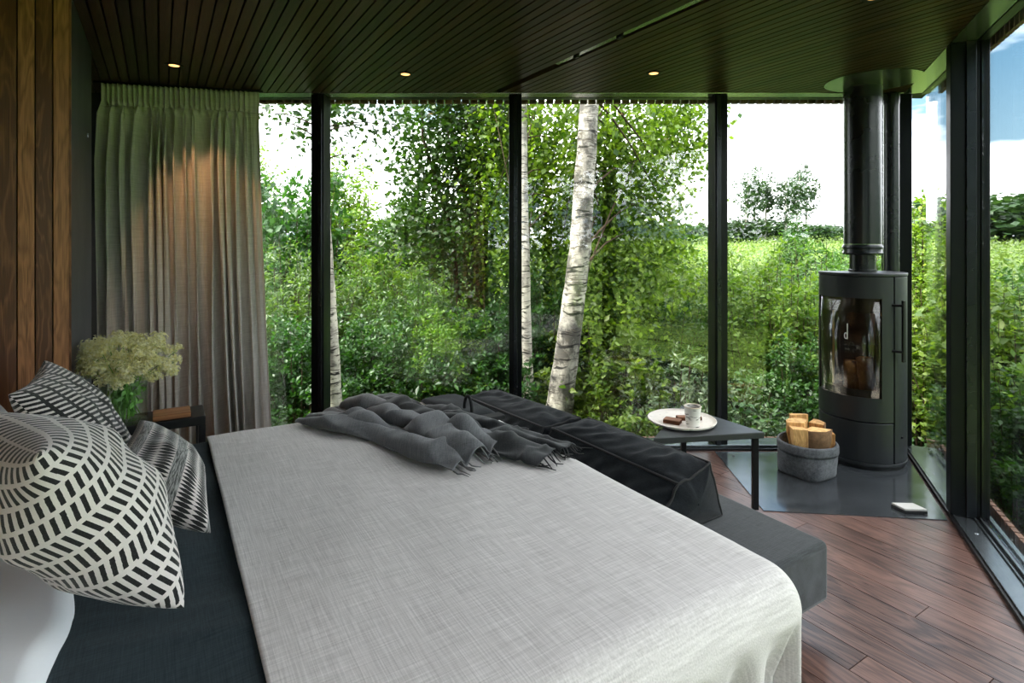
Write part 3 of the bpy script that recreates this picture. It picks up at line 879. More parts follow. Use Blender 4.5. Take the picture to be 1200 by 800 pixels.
# white turned-down sheet at the head
na, nb = 120, 50
Aa, Bb = np.meshgrid(np.linspace(BA0 + 0.02, BA1 - 0.02, na), np.linspace(-0.72, -0.165, nb), indexing='ij')
edge = np.clip((-0.165 - Bb) / 0.035, 0, 1) ** 0.5
sd_ = np.clip(np.minimum(Aa - BA0 - 0.02, BA1 - 0.02 - Aa) / 0.12, 0, 1) ** 0.5
zz = ZB - 0.03 + 0.052 * np.minimum(edge, sd_) + 0.006 * wob(Aa, Bb, 31, 2.4)
bb = Bb + 0.012 * wob(Aa, Aa * 0, 33, 2.0)
P = np.stack([-SN * Aa + CS * bb, CS * Aa + SN * bb, zz], axis=-1)
obj('folded_sheet', MB().grid(P), M_white_c, bed, smooth='all')

# ================================================================== SOFA AT THE FOOT
bench = thing('sofa_bench', D(2.0, 1.68, 0.0), 'low charcoal upholstered sofa bench along the foot of the bed', 'sofa')
obj('seat_block', dbox(1.08, 2.97, 1.392, 1.985, 0.100, 0.310), M_sofa, bench, bev=0.022, seg=4, smooth=True)
for a in (1.22, 2.83):
    for b in (1.47, 1.90):
        p = D(a, b)
        obj('leg', MB().box(p[0] - 0.02, p[0] + 0.02, p[1] - 0.02, p[1] + 0.02, 0.0005, 0.0995), M_black, bench)

def boxed_cushion(name, a0, a1, sec0, sec1, label, seed, group=None):
    'sec: 4 points (b,z): inner bottom, outer bottom, outer top, inner top'
    t = thing(name, D((a0 + a1) / 2, (sec0[0][0] + sec0[1][0]) / 2, sec0[0][1]), label, 'cushion', group)
    ns, per = 90, 24
    loops = []
    def sect(k):
        return [((1 - k) * np.array(p) + k * np.array(q)) for p, q in zip(sec0, sec1)]
    bul = [0.004, 0.022, 0.030, 0.006]
    for i in range(ns + 1):
        k = i / ns
        S = sect(k)
        endf = min(1, 4 * k * (1 - k) * 2.2) ** 0.5
        pts = []
        for e in range(4):
            p, q = S[e], S[(e + 1) % 4]
            d = q - p
            nrm = np.array((d[1], -d[0])); nrm /= np.linalg.norm(nrm)
            for j in range(per):
                u = j / per
                pts.append(p + d * u + nrm * bul[e] * endf * (4 * u * (1 - u)) ** 0.6)
        loops.append(pts)
    L = np.array(loops)
    aa = np.linspace(a0, a1, ns + 1)[:, None] * np.ones((1, per * 4))
    # creases running down from the long seams
    j = np.arange(per * 4)[None, :] / (per * 4.0)
    fold = wob(aa * 1.0 + 0.10 * np.sin(2 * PI * j * 2), j * 0.55, seed, 7.0, 12)
    fold = fold - np.abs(wob(aa * 1.2 - j * 0.3, j * 0.4, seed + 2, 5.0)) * 0.8
    u = (np.arange(per * 4) % per) / per
    w = (4 * u * (1 - u))[None, :] * ((np.arange(per * 4) >= per)[None, :])
    c = L.mean(axis=1, keepdims=True)
    dirn = (L - c); dirn /= np.linalg.norm(dirn, axis=2, keepdims=True)
    L = L + dirn * (0.0085 * fold * w)[:, :, None]
    P = np.stack([-SN * aa + CS * L[:, :, 0], CS * aa + SN * L[:, :, 0], L[:, :, 1]], axis=-1)
    mb = MB()
    Pc = np.concatenate([P, P[:, :1]], axis=1)
    mb.grid(Pc)
    for end, sg in ((0, -1), (ns, 1)):
        R_ = []
        cc_ = P[end].mean(axis=0)
        for k in np.linspace(1, 0.02, 10):
            q = cc_ + (P[end] - cc_) * k
            q = q + np.array(D(sg * 0.035 * (1 - k ** 2.2), 0))
            R_.append(q)
        R_ = np.array(R_)
        mb.grid(np.concatenate([R_, R_[:, :1]], axis=1))
    o = obj('cushion_cover', mb, M_velvet, t, smooth='all')
    # piping along the four long seams and around the ends
    for e in (0, 1, 2, 3):
        pth = [P[i, e * per] + np.array((0, 0, 0.001)) for i in range(0, ns + 1, 2)]
        obj('piping', MB().tube(pth, 0.0055, 7), M_pipe, t, smooth='all')
    for end in (0, ns):
        pth = [P[end, k] for k in range(per * 4)] + [P[end, 0]]
        obj('piping', MB().tube(pth, 0.0050, 7, caps=False), M_pipe, t, smooth='all')
    return t
ci = boxed_cushion('sofa_cushion', 1.395, 2.085, [(1.43, 0.317), (1.815, 0.317), (1.745, 0.528), (1.575, 0.487)], [(1.42, 0.317), (1.81, 0.317), (1.735, 0.515), (1.52, 0.505)], 'black canvas back cushion at the near end of the sofa', 41, 'sofa back cushions')
cj = boxed_cushion('sofa_cushion', 2.125, 2.93, [(1.42, 0.317), (1.80, 0.317), (1.715, 0.510), (1.50, 0.500)], [(1.43, 0.317), (1.80, 0.317), (1.72, 0.465), (1.52, 0.455)], 'black canvas back cushion at the far end of the sofa by the throw', 47, 'sofa back cushions')

# ================================================================== THROW BLANKET
M_throw = cloth('grey_wool_throw', (0.036, 0.038, 0.043), (0.225, 0.23, 0.24), scale=600, slub=0.6, fuzz=0.6, bstr=0.35)
M_throw_d = cloth('charcoal_wool_throw', (0.007, 0.0075, 0.0085), (0.055, 0.058, 0.062), scale=600, slub=0.6, fuzz=0.7, bstr=0.35)
M_fringe = plain('wool_fringe', (0.15, 0.15, 0.15), 0.9)
M_fringe_d = plain('dark_wool_fringe', (0.02, 0.02, 0.021), 0.9)
tw = thing('throw_blanket', D(2.1, 0.95, ZB), 'crumpled grey wool throw with fringes lying on the far corner of the bed', 'blanket')
def throw_piece(name, pA, pB, w0, w1, nf, amp, seed, mat, z0, lift=1.0, nu=120, nv=150):
    'strip gathered into rolling folds along its length, from pA to pB in bed axes'
    pA, pB = np.array(pA), np.array(pB)
    ax = pB - pA
    nx = np.array((ax[1], -ax[0])) / np.linalg.norm(ax)
    U, V = np.meshgrid(np.linspace(0, 1, nu), np.linspace(0, 1, nv), indexing='ij')
    w = w0 + (w1 - w0) * U
    th = 2 * PI * nf * (V + 0.10 * np.sin(2 * PI * (U * 0.8 + 0.13 * seed)) * np.sin(PI * V) + 0.07 * wob(U * 1.2, V * 0.8, seed + 3, 1.2))
    A = amp * (0.58 + 0.55 * wob(U * 1.1, V * 2.2, seed, 1.0)) * np.clip(np.sin(PI * np.clip(V * 0.94 + 0.03, 0, 1)), 0, 1) ** 0.35
    A = A * np.clip(0.45 + 1.6 * np.minimum(U, 1 - U * 0.70), 0.3, 1)
    A = np.maximum(A, 0.010)
    lat = (V - 0.5) * w - 0.9 * A * np.sin(th) + 0.03 * wob(U, V * 0.3, seed + 9, 1.1)
    z = z0 + lift * A * (0.5 - 0.5 * np.cos(th)) ** 1.25 + 0.13 * A * np.sin(2.3 * th + 9 * U + seed) + 0.005 * wob(U * 2, V * 3, seed + 5, 2.0) + 0.5 * A * np.clip(1 - np.abs(wob(U * 1.4 + V * 0.8, V * 1.6 - U * 0.6, seed + 11, 1.4)) * 2.2, 0, 1) * 0.45 + 0.006
    lon = U + 0.035 * wob(V, V * 0, seed + 7, 2.0) * (U - 0.4) + 0.02 * np.sin(th) * (U - 0.5)
    a = pA[0] + ax[0] * lon + nx[0] * lat
    b = pA[1] + ax[1] * lon + nx[1] * lat
    P = np.stack([-SN * a + CS * b, CS * a + SN * b, np.maximum(z, z0 + 0.003)], axis=-1)
    o = obj(name, MB().grid(P), mat, tw, smooth='all')
    md = o.modifiers.new('thick', 'SOLIDIFY'); md.thickness = 0.004; md.offset = 1
    return o, P
o, PA = throw_piece('light_half', (2.66, 0.685), (1.80, 1.03), 0.38, 0.32, 4, 0.085, 2, M_throw, ZB + 0.004)
o, PB = throw_piece('dark_half', (2.30, 1.03), (1.66, 1.235), 0.26, 0.24, 2, 0.060, 6, M_throw_d, ZB + 0.004)
o, PC = throw_piece('rear_half', (2.75, 0.86), (2.20, 1.05), 0.30, 0.26, 2, 0.060, 12, M_throw_d, ZB + 0.004)
def fringe(P, mat, n, ln, seed):
    rr = np.random.default_rng(seed)
    for kk in range(n):
        f = kk / (n - 1)
        j = f * (P.shape[1] - 1)
        p = P[-1, int(j)]; q = P[-6, int(j)]
        d = (p - q); d[2] = 0; d /= np.linalg.norm(d) + 1e-9
        side = np.array((-d[1], d[0], 0)) * rr.uniform(-0.6, 0.6)
        L_ = ln * rr.uniform(0.7, 1.25)
        pts = [p]
        for s_ in (0.3, 0.6, 1.0):
            r_ = p + (d + side * s_) * L_ * s_
            r_[2] = max(ZB + 0.010, p[2] - (p[2] - ZB) * min(1, s_ * 1.5)) + rr.uniform(0, 0.006)
            pts.append(r_)
        obj('fringe', MB().tube(pts, [0.0028, 0.0028, 0.0022, 0.0014], 5), mat, tw, smooth='all')
fringe(PA, M_fringe, 26, 0.055, 1)
fringe(PB, M_fringe_d, 24, 0.055, 2)

# dark bag with a loop handle behind the throw
bgp = D(2.36, 1.20, ZB + 0.006)
bag = thing('bag', bgp, 'flat black bag with a looped handle behind the throw on the bed', 'bag')
na, nb = 40, 24
Aa, Bb = np.meshgrid(np.linspace(2.16, 2.62, na), np.linspace(1.10, 1.30, nb), indexing='ij')
ka = 1 - np.abs((Aa - 2.39) / 0.23) ** 4; kb_ = 1 - np.abs((Bb - 1.20) / 0.10) ** 4
zz = ZB + 0.006 + 0.030 * (np.clip(ka * kb_, 0, 1)) ** 0.4 + 0.010 * wob(Aa, Bb, 77, 3.0) * np.clip(ka * kb_, 0, 1)
P = np.stack([-SN * Aa + CS * Bb, CS * Aa + SN * Bb, zz], axis=-1)
obj('bag_body', MB().grid(P), M_velvet, bag, smooth='all')
hp_ = [D(2.24 + 0.035 * math.cos(u), 1.17, ZB + 0.045 + 0.062 * math.sin(u)) for u in np.linspace(0, PI, 17)]
obj('loop_handle', MB().tube(hp_, 0.0075, 8), M_pipe, bag, smooth='all')
obj('strap', dbox(2.13, 2.19, 1.12, 1.30, ZB + 0.012, ZB + 0.030), M_pipe, bag, bev=0.004)

# ================================================================== PILLOWS
def uvpat(name, fn):
    m, t, out = newmat(name)
    uv = t.node('ShaderNodeUVMap', uv_map='weave').outputs[0]
    jit = t.noise(uv, 60.0, 2, 0.6)
    s = t.sep(uv)
    u, v = s[0], s[1]
    u = t.m('ADD', u, t.m('MULTIPLY', t.m('SUBTRACT', jit, 0.5), 0.006))
    v = t.m('ADD', v, t.m('MULTIPLY', t.m('SUBTRACT', jit, 0.5), 0.002))
    c = fn(t, u, v, uv)
    fz = t.noise(uv, 300.0, 2, 0.7)
    c = t.mix(t.mapr(fz, 0.3, 0.7, 0.0, 0.14), c, (0.22, 0.22, 0.22))
    pbsdf(t, out, c, 0.95, 0.0, 0.1, bump(t, t.noise(uv, 220.0, 2, 0.6), 0.6, 0.002), Sheen_Weight=0.4)
    return m
WH, BKC = (0.84, 0.775, 0.755), (0.007, 0.007, 0.008)
def pat_dash(t, u, v, uv):
    un = t.m('MULTIPLY', u, 12.0)
    band = t.m('FLOOR', un); fu = t.m('FRACT', un)
    sl = t.m('SINE', t.m('MULTIPLY', band, 1.9))
    sl = t.m('MULTIPLY', sl, 0.9)
    side = t.m('SIGN', t.m('SUBTRACT', v, 0.0))
    st = t.m('FRACT', t.m('ADD', t.m('MULTIPLY', v, 52.0), t.m('MULTIPLY', fu, sl)))
    a = t.m('LESS_THAN', st, 0.50)
    b = t.m('MULTIPLY', t.m('GREATER_THAN', fu, 0.16), t.m('LESS_THAN', fu, 0.94))
    return t.mix(t.m('MULTIPLY', a, b), WH, BKC)
def pat_lines(t, u, v, uv):
    un = t.m('MULTIPLY', u, 7.0)
    band = t.m('FLOOR', un); fu = t.m('FRACT', un)
    st = t.m('FRACT', t.m('ADD', t.m('MULTIPLY', v, 62.0), t.m('MULTIPLY', fu, 1.0)))
    a = t.m('LESS_THAN', st, 0.56)
    line = t.m('LESS_THAN', fu, 0.22)
    k = t.m('MAXIMUM', a, line)
    return t.mix(k, WH, BKC)
def pat_lens(t, u, v, uv):
    un = t.m('MULTIPLY', u, 2.6)
    fu = t.m('FRACT', un)
    fine = t.noise(t.mapping(uv, scale=(120, 40, 1)), 1.0, 2, 0.6)
    heather = t.mix(t.mapr(fine, 0.42, 0.58), (0.06, 0.06, 0.06), (0.50, 0.50, 0.49))
    fl = t.m('FRACT', t.m('MULTIPLY', t.mapr(fu, 0.25, 1.0), 2.0))
    prof = t.m('MULTIPLY', t.m('SINE', t.m('MULTIPLY', fl, PI)), 0.45)
    st = t.m('ABSOLUTE', t.m('SUBTRACT', t.m('FRACT', t.m('MULTIPLY', v, 88.0)), 0.5))
    lens = t.m('LESS_THAN', st, t.m('ADD', prof, 0.02))
    c = t.mix(lens, WH, BKC)
    return t.mix(t.m('LESS_THAN', fu, 0.25), c, heather)
M_p1, M_p2, M_p3 = uvpat('woven_dash_pattern', pat_dash), uvpat('woven_line_pattern', pat_lines), uvpat('woven_lens_pattern', pat_lens)
def pillow(name, p00, p10, p11, p01, puff, mat, label, seed, group=None, n=56, pinch=0.09, ear=0.45, uv2=None, floor_z=None):
    pts = [np.array(p, float) for p in (p00, p10, p11, p01)]
    c = sum(pts) / 4
    d1_, d2_ = pts[2] - pts[0], pts[3] - pts[1]
    nrm = np.cross(d1_, d2_); nrm /= np.linalg.norm(nrm)
    U, V = np.meshgrid(np.linspace(-1, 1, n), np.linspace(-1, 1, n), indexing='ij')
    U, V = np.sin(U * PI / 2), np.sin(V * PI / 2)
    Ue = U * (1 - pinch * (1 - V ** 2)); Ve = V * (1 - pinch * (1 - U ** 2))
    u, v = (Ue + 1) / 2, (Ve + 1) / 2
    base = ((1 - u) * (1 - v))[..., None] * pts[0] + (u * (1 - v))[..., None] * pts[1] + (u * v)[..., None] * pts[2] + ((1 - u) * v)[..., None] * pts[3]
    t_ = puff * (np.clip((1 - U ** 2) * (1 - V ** 2), 0, 1)) ** ear
    vs, fs, uvs = [], [], []
    for sg in (1, -1):
        disp = t_ * sg * (1 + 0.10 * wob(U * 0.5, V * 0.5, seed + sg, 1.2)) + 0.006 * wob(U, V, seed + 3 * sg, 1.6) * (1 - U ** 2) * (1 - V ** 2)
        P = base + disp[..., None] * nrm
        if floor_z is not None: P[..., 2] = np.maximum(P[..., 2], floor_z)
        o = len(vs)
        vs.extend(P.reshape(-1, 3).tolist())
        for i in range(n - 1):
            for j in range(n - 1):
                q = (o + i * n + j, o + (i + 1) * n + j, o + (i + 1) * n + j + 1, o + i * n + j + 1)
                fs.append(q if sg > 0 else q[::-1])
        seg = np.linalg.norm(np.diff(P, axis=1), axis=2)
        vv = np.concatenate([np.zeros((n, 1)), np.cumsum(seg, axis=1)], axis=1)          # metres from the side edge
        seg = np.linalg.norm(np.diff(P[:, n // 4: 3 * n // 4], axis=0), axis=2).mean(axis=1)
        uu = np.concatenate([[0], np.cumsum(seg)])
        uu = (uu / uu[-1])[:, None] * np.ones((1, n))
        if sg < 0: vv = -vv
        uvs.extend(np.stack([uu, vv], -1).reshape(-1, 2).tolist())
    vs = np.array(vs)
    me = bpy.data.meshes.new(name)
    org = vs.mean(axis=0); org[2] = vs[:, 2].min()
    me.from_pydata((vs - org).tolist(), [], fs)
    lay = me.uv_layers.new(name='weave')
    idx = np.zeros(len(me.loops), dtype=np.int32)
    me.loops.foreach_get('vertex_index', idx)
    lay.data.foreach_set('uv', np.array(uvs)[idx].astype(np.float32).ravel())
    me.polygons.foreach_set('use_smooth', [True] * len(me.polygons))
    ob = link(name, me, mat)
    ob.location = org
    tag(ob, label, 'pillow', group)
    return ob
A_, E_, F_, G_ = (-0.676, 1.160, 0.600), (-0.925, 1.100, 0.940), (-1.29, 1.31, 0.955), (-1.00, 1.40, 0.640)
pillow('patterned_pillow', A_, E_, F_, G_, 0.135, M_p1, 'large white pillow with rows of short black dashes, nearest the camera', 3, 'patterned pillows', floor_z=ZB + 0.004)
L_, T_, R_ = (-1.386, 1.550, 0.934), (-1.578, 1.900, 0.955), (-1.34, 1.985, 0.635)
pillow('patterned_pillow', R_, (-1.148, 1.625, 0.604), L_, T_, 0.085, M_p2, 'black and white striped pillow with thick black lines, in front of the wood wall', 13, 'patterned pillows', floor_z=ZB + 0.004)
pillow('patterned_pillow', (-0.765, 1.430, 0.615), (-1.077, 1.450, 0.730), (-1.23, 1.86, 0.765), (-0.960, 1.760, 0.650), 0.085, M_p3, 'grey black and white pillow with pointed bands, rightmost on the bed', 23, 'patterned pillows', floor_z=ZB + 0.004)
pillow('white_pillow', D(1.90, -0.40, 0.62), D(2.60, -0.40, 0.62), D(2.60, -0.66, 0.985), D(1.90, -0.66, 0.985), 0.10, M_white_c, 'plain white pillow leaning at the head of the bed before the wood wall', 53, None, floor_z=ZB + 0.03)

# ================================================================== NIGHTSTAND, VASE, FLOWERS
M_woodblock = wood('warm_wood_block', (0.22, 0.085, 0.028), (0.52, 0.24, 0.10), rot=(0, 0, -TH), rough=0.45)
ns_ = thing('nightstand', D(2.885, -0.05, 0.0), 'black open-frame nightstand between the bed and the grey curtain', 'nightstand')
a0, a1, b0, b1 = 2.785, 2.985, -0.275, 0.170
obj('top', dbox(a0, a1, b0, b1, 0.562, 0.600), M_black, ns_, bev=0.003)
obj('shelf', dbox(a0 + 0.03, a1, b0 + 0.03, b1 - 0.03, 0.24, 0.262), M_black, ns_)
for a in (a0, a1 - 0.028):
    for b in (b0, b1 - 0.028):
        obj('leg', dbox(a, a + 0.028, b, b + 0.028, 0.0005, 0.5615), M_black, ns_)
wbk = obj('wooden_block', dbox(2.80, 2.915, -0.025, 0.115, 0.6005, 0.622), M_woodblock, bev=0.003)
tag(wbk, 'flat brown wooden block on the black nightstand right of the vase', 'wooden block')
vx, vy, vz = D(2.885, -0.125, 0.6005)
va = thing('glass_vase', (vx, vy, vz), 'clear glass cylinder vase full of green stems on the nightstand', 'vase')
obj('vase_body', MB().lathe((vx, vy, vz), [(0.0, 0.0), (0.082, 0.0), (0.085, 0.004), (0.085, 0.182), (0.083, 0.184), (0.0805, 0.182), (0.0805, 0.012), (0.0, 0.010)], 48), M_vase, va, smooth=True)
bq = thing('flower_bouquet', (vx, vy, vz + 0.02), 'dense bunch of cream yellow meadow flowers in the glass vase', 'flowers')
M_green = plain('stem_green', (0.22, 0.46, 0.09), 0.5, 0.0, 0.3, 0.6, 30)
def petal_mat():
    m, t, out = newmat('cream_petals')
    n = t.noise(obj_pos(t), 70.0, 2, 0.6)
    c = t.mix(t.mapr(n, 0.35, 0.65), (0.88, 0.84, 0.42), (0.97, 0.96, 0.80))
    d = t.node('ShaderNodeBsdfDiffuse', {'Color': c})
    tl = t.node('ShaderNodeBsdfTranslucent', {'Color': c})
    mx = t.n.new('ShaderNodeMixShader')
    mx.inputs[0].default_value = 0.45
    t.l.new(d.outputs[0], mx.inputs[1]); t.l.new(tl.outputs[0], mx.inputs[2])
    t.l.new(mx.outputs[0], out.inputs[0])
    return m
M_petal = petal_mat()
def floret_cluster(seed):
    rr = np.random.default_rng(seed)
    mb = MB()
    for k in range(70):
        d = rr.normal(size=3); d /= np.linalg.norm(d)
        p = d * np.array((0.034, 0.034, 0.024)) * rr.uniform(0.35, 1.0)
        nrm = d * 0.6 + np.array((0, 0, 0.7)) + rr.normal(size=3) * 0.3; nrm /= np.linalg.norm(nrm)
        ax = np.cross(nrm, rr.normal(size=3)); ax /= np.linalg.norm(ax)
        ay = np.cross(nrm, ax)
        s = rr.uniform(0.0055, 0.0085)
        vs = [p - nrm * 0.001]
        for q in range(5):
            th = 2 * PI * q / 5
            vs.append(p + s * (math.cos(th) * ax + math.sin(th) * ay) + nrm * 0.003)
        mb.add(vs, [(0, 1 + q, 1 + (q + 1) % 5) for q in range(5)])
    me = bpy.data.meshes.new('flower_head')
    me.from_pydata(mb.v, [], mb.f)
    me.materials.append(M_petal)
    return me
heads = [floret_cluster(s) for s in (1, 2, 3)]
rr = np.random.default_rng(5)
stems = MB()
nh = 0
while nh < 100:
    d = rr.normal(size=3); d /= np.linalg.norm(d)
    k = rr.uniform(0.15, 1) ** 0.4
    p = np.array((0.205, 0.16, 0.105)) * d * k * (1.18 if nh % 9 == 0 else 1.0) + np.array((-0.012, 0.01, 0.268))
    if p[2] < 0.150 + 0.45 * max(0, 0.13 - math.hypot(p[0], p[1])): continue
    gap_ = -0.255 - (CS * (vx + p[0]) + SN * (vy + p[1]))          # pressed clear of the stub wall
    if gap_ > 0: p[0] += CS * gap_ * 1.05; p[1] += SN * gap_ * 1.05
    o = bpy.data.objects.new('flower_head', heads[nh % 3])
    C.objects.link(o); o.parent = bq
    o.location = (p[0], p[1], p[2] - 0.02)
    o.rotation_euler = (rr.uniform(-0.5, 0.5), rr.uniform(-0.5, 0.5), rr.uniform(0, 6.28))
    s = rr.uniform(0.75, 1.15); o.scale = (s, s, s)
    if nh % 2 == 0:
        b_ = np.array((rr.uniform(-0.05, 0.05), rr.uniform(-0.05, 0.05), 0.02))
        m1 = np.array((p[0] * 0.3, p[1] * 0.3, 0.17))
        m1[:2] *= min(1, 0.07 / (np.linalg.norm(m1[:2]) + 1e-6))
        stems.tube([np.array((vx, vy, vz)) + q for q in (b_, m1, p - np.array((0, 0, 0.01)))], [0.0022, 0.002, 0.0012], 5, caps=False)
    nh += 1
for k in range(90):                                           # leaves crowding inside the vase
    a = rr.uniform(0, 2 * PI); r = 0.068 * rr.uniform(0.2, 1) ** 0.5
    p = np.array((vx + r * math.cos(a), vy + r * math.sin(a), vz + rr.uniform(0.03, 0.17)))
    d = rr.normal(size=3); d[2] += 0.8; d /= np.linalg.norm(d)
    w_ = np.cross(d, rr.normal(size=3)); w_ /= np.linalg.norm(w_)
    L_ = 0.034
    q = [p, p + d * L_ * 0.5 + w_ * 0.009, p + d * L_, p + d * L_ * 0.5 - w_ * 0.009]
    for z_ in q:
        rad_ = math.hypot(z_[0] - vx, z_[1] - vy)
        if rad_ > 0.078: z_[0] = vx + (z_[0] - vx) * 0.078 / rad_; z_[1] = vy + (z_[1] - vy) * 0.078 / rad_
    stems.add(q, [(0, 1, 2, 3)])
so = obj('stems', stems, M_green, bq, smooth='all'); so['kind'] = 'stuff'
# ================================================================== CURTAIN
def curtain_mat():
    m, t, out = newmat('taupe_curtain_linen')
    p = geo_pos(t)
    a = t.noise(t.mapping(p, scale=(260, 260, 8)), 1.0, 2, 0.5)
    b = t.noise(t.mapping(p, scale=(8, 8, 300)), 1.0, 2, 0.5)
    c = t.mix(t.mapr(t.m('ADD', t.m('MULTIPLY', a, 0.5), t.m('MULTIPLY', b, 0.5)), 0.35, 0.65), (0.54, 0.52, 0.49), (0.76, 0.735, 0.70))
    pbsdf(t, out, c, 0.95, 0.0, 0.1, bump(t, t.m('ADD', a, b), 0.25, 0.001), Sheen_Weight=0.15)
    return m
M_curt = curtain_mat()
cu_ = thing('curtain', (-2.02, 3.50, 0.02), 'heavy taupe floor-length curtain gathered at the left of the windows', 'curtain')
nu, nv = 520, 90
U, V = np.meshgrid(np.linspace(0, 1, nu), np.linspace(0, 1, nv), indexing='ij')     # V: 0 at the floor, 1 at the top
z = 0.02 + V * 2.298
hdr = np.clip((V - 0.925) / 0.03, 0, 1)
xl, yl = -2.485, 3.405
xr, yr = -1.625 + 0.085 * (1 - V) ** 1.5, 3.615
flat = np.clip((U - 0.90) / 0.05, 0, 1)
w1 = 2 * PI * (15.5 * U + 0.35 * np.sin(2 * PI * U * 2.3 + 0.5) + 0.20 * np.sin(2 * PI * (U * 5.1 + V * 0.25)))
w2 = 2 * PI * 31 * U
low = 0.068 * (0.72 + 0.28 * wob(U * 3, V * 0.6, 91, 1.0)) * np.sin(w1 + 0.5 * np.sin(2 * PI * V * 0.8 + U * 9)) * (1 - 0.75 * np.clip((V - 0.80) / 0.13, 0, 1))
low = low + 0.012 * np.sin(w1 * 2 + 1.0 + V) * (1 - hdr)
high = 0.016 * np.sin(w2)
off = (low * (1 - hdr) + high * hdr) * (1 - 0.85 * flat) + 0.006 * wob(U * 4, V * 2, 92, 1.2)
lx = 0.020 * np.cos(w1) * (1 - hdr) * (1 - flat)
dxn, dyn = (yr - yl), -(-1.6 - xl)
nl = np.hypot(0.21, 0.86)
nx_, ny_ = 0.21 / nl, -0.86 / nl
X = xl + (xr - xl) * U + nx_ * off + lx
Y = yl + (yr - yl) * U + ny_ * off
P = np.stack([X, Y, z], -1)
k = int(nv * 0.935)
o = obj('curtain_cloth', MB().grid(P[:, :k + 1]), M_curt, cu_, smooth='all')
md = o.modifiers.new('thick', 'SOLIDIFY'); md.thickness = 0.003
o = obj('header_tape', MB().grid(P[:, k:]), M_curt, cu_, smooth='all')
md = o.modifiers.new('thick', 'SOLIDIFY'); md.thickness = 0.004
rail = obj('curtain_rail', MB().frame_box((-2.52, 3.39, CEIL - 0.0105), (0.92, 0.225, 0), (-0.005, 0.02, 0), (0, 0, 0.010)), M_black, cu_)

# ================================================================== OUTDOORS
GZ = -0.55
def gheight(x, y):
    r = np.hypot(x, y)
    return GZ + 2.15 * np.clip((r - 10) / 45, 0, 1) ** 1.0 + 0.10 * np.sin(x * 0.31 + 1) * np.cos(y * 0.27) * np.clip((r - 6) / 10, 0, 1)
def ground_mat():
    m, t, out = newmat('meadow_ground')
    p = geo_pos(t)
    n = t.noise(p, 0.35, 5, 0.6); n2 = t.noise(p, 4.0, 5, 0.7)
    f = t.m('ADD', t.m('MULTIPLY', n, 0.6), t.m('MULTIPLY', n2, 0.4))
    c = t.mix(t.mapr(f, 0.35, 0.65), (0.050, 0.095, 0.018), (0.17, 0.25, 0.055))
    pbsdf(t, out, c, 0.95, 0.0, 0.05)
    return m
rs = np.concatenate([np.linspace(4.6, 20, 30), np.linspace(22, 150, 34)])
an = np.linspace(-0.95 * PI, 0.95 * PI, 130)
R_, A2 = np.meshgrid(rs, an, indexing='ij')
gx, gy = R_ * np.sin(A2), R_ * np.cos(A2)
gnd = struct('ground', MB().grid(np.stack([gx, gy, gheight(gx, gy)], -1)).box(-4.6, 4.6, -4.6, 5.2, GZ - 0.1, GZ - 0.02), ground_mat(), origin=(0, 0, GZ))

# ---- leaves
def leaf_mat(name, dark, light, trans=0.45):
    m, t, out = newmat(name)
    at = t.node('ShaderNodeAttribute', attribute_name='tint').outputs['Fac']
    c = t.mix(at, dark, light)
    hs = t.node('ShaderNodeHueSaturation', {'Hue': t.mapr(obj_rand(t), 0, 1, 0.485, 0.512), 'Saturation': 1.0, 'Value': t.mapr(obj_rand(t), 0, 1, 0.85, 1.15), 'Color': c})
    c = hs.outputs[0]
    d = t.node('ShaderNodeBsdfPrincipled', {'Roughness': 0.42, 'Specular IOR Level': 0.35})
    t.l.new(c, d.inputs['Base Color'])
    tl = t.node('ShaderNodeBsdfTranslucent')
    t.l.new(t.mix(1.0, c, (1.15, 1.25, 0.45), 'MULTIPLY'), tl.inputs[0])
    mx = t.n.new('ShaderNodeMixShader')
    mx.inputs[0].default_value = trans
    t.l.new(d.outputs[0], mx.inputs[1]); t.l.new(tl.outputs[0], mx.inputs[2])
    t.l.new(mx.outputs[0], out.inputs[0])
    return m
ML_birch = leaf_mat('birch_leaf', (0.0229, 0.0727, 0.0077), (0.2218, 0.3366, 0.0344), 0.5)
ML_dark = leaf_mat('dark_leaf', (0.0111, 0.0429, 0.0081), (0.0480, 0.1161, 0.0202), 0.4)
ML_willow = leaf_mat('willow_leaf', (0.0253, 0.0758, 0.0151), (0.1211, 0.2020, 0.0455), 0.45)
ML_fresh = leaf_mat('fresh_leaf', (0.0379, 0.1010, 0.0126), (0.1767, 0.2625, 0.0379), 0.5)
ML_far = leaf_mat('distant_leaf', (0.0151, 0.0379, 0.0151), (0.0455, 0.0859, 0.0303), 0.35)
ML_mead = leaf_mat('meadow_leaf', (0.055, 0.100, 0.028), (0.185, 0.245, 0.085), 0.4)
ML_blue = leaf_mat('pale_underside_leaf', (0.0455, 0.0859, 0.0379), (0.1666, 0.2221, 0.1263), 0.35)

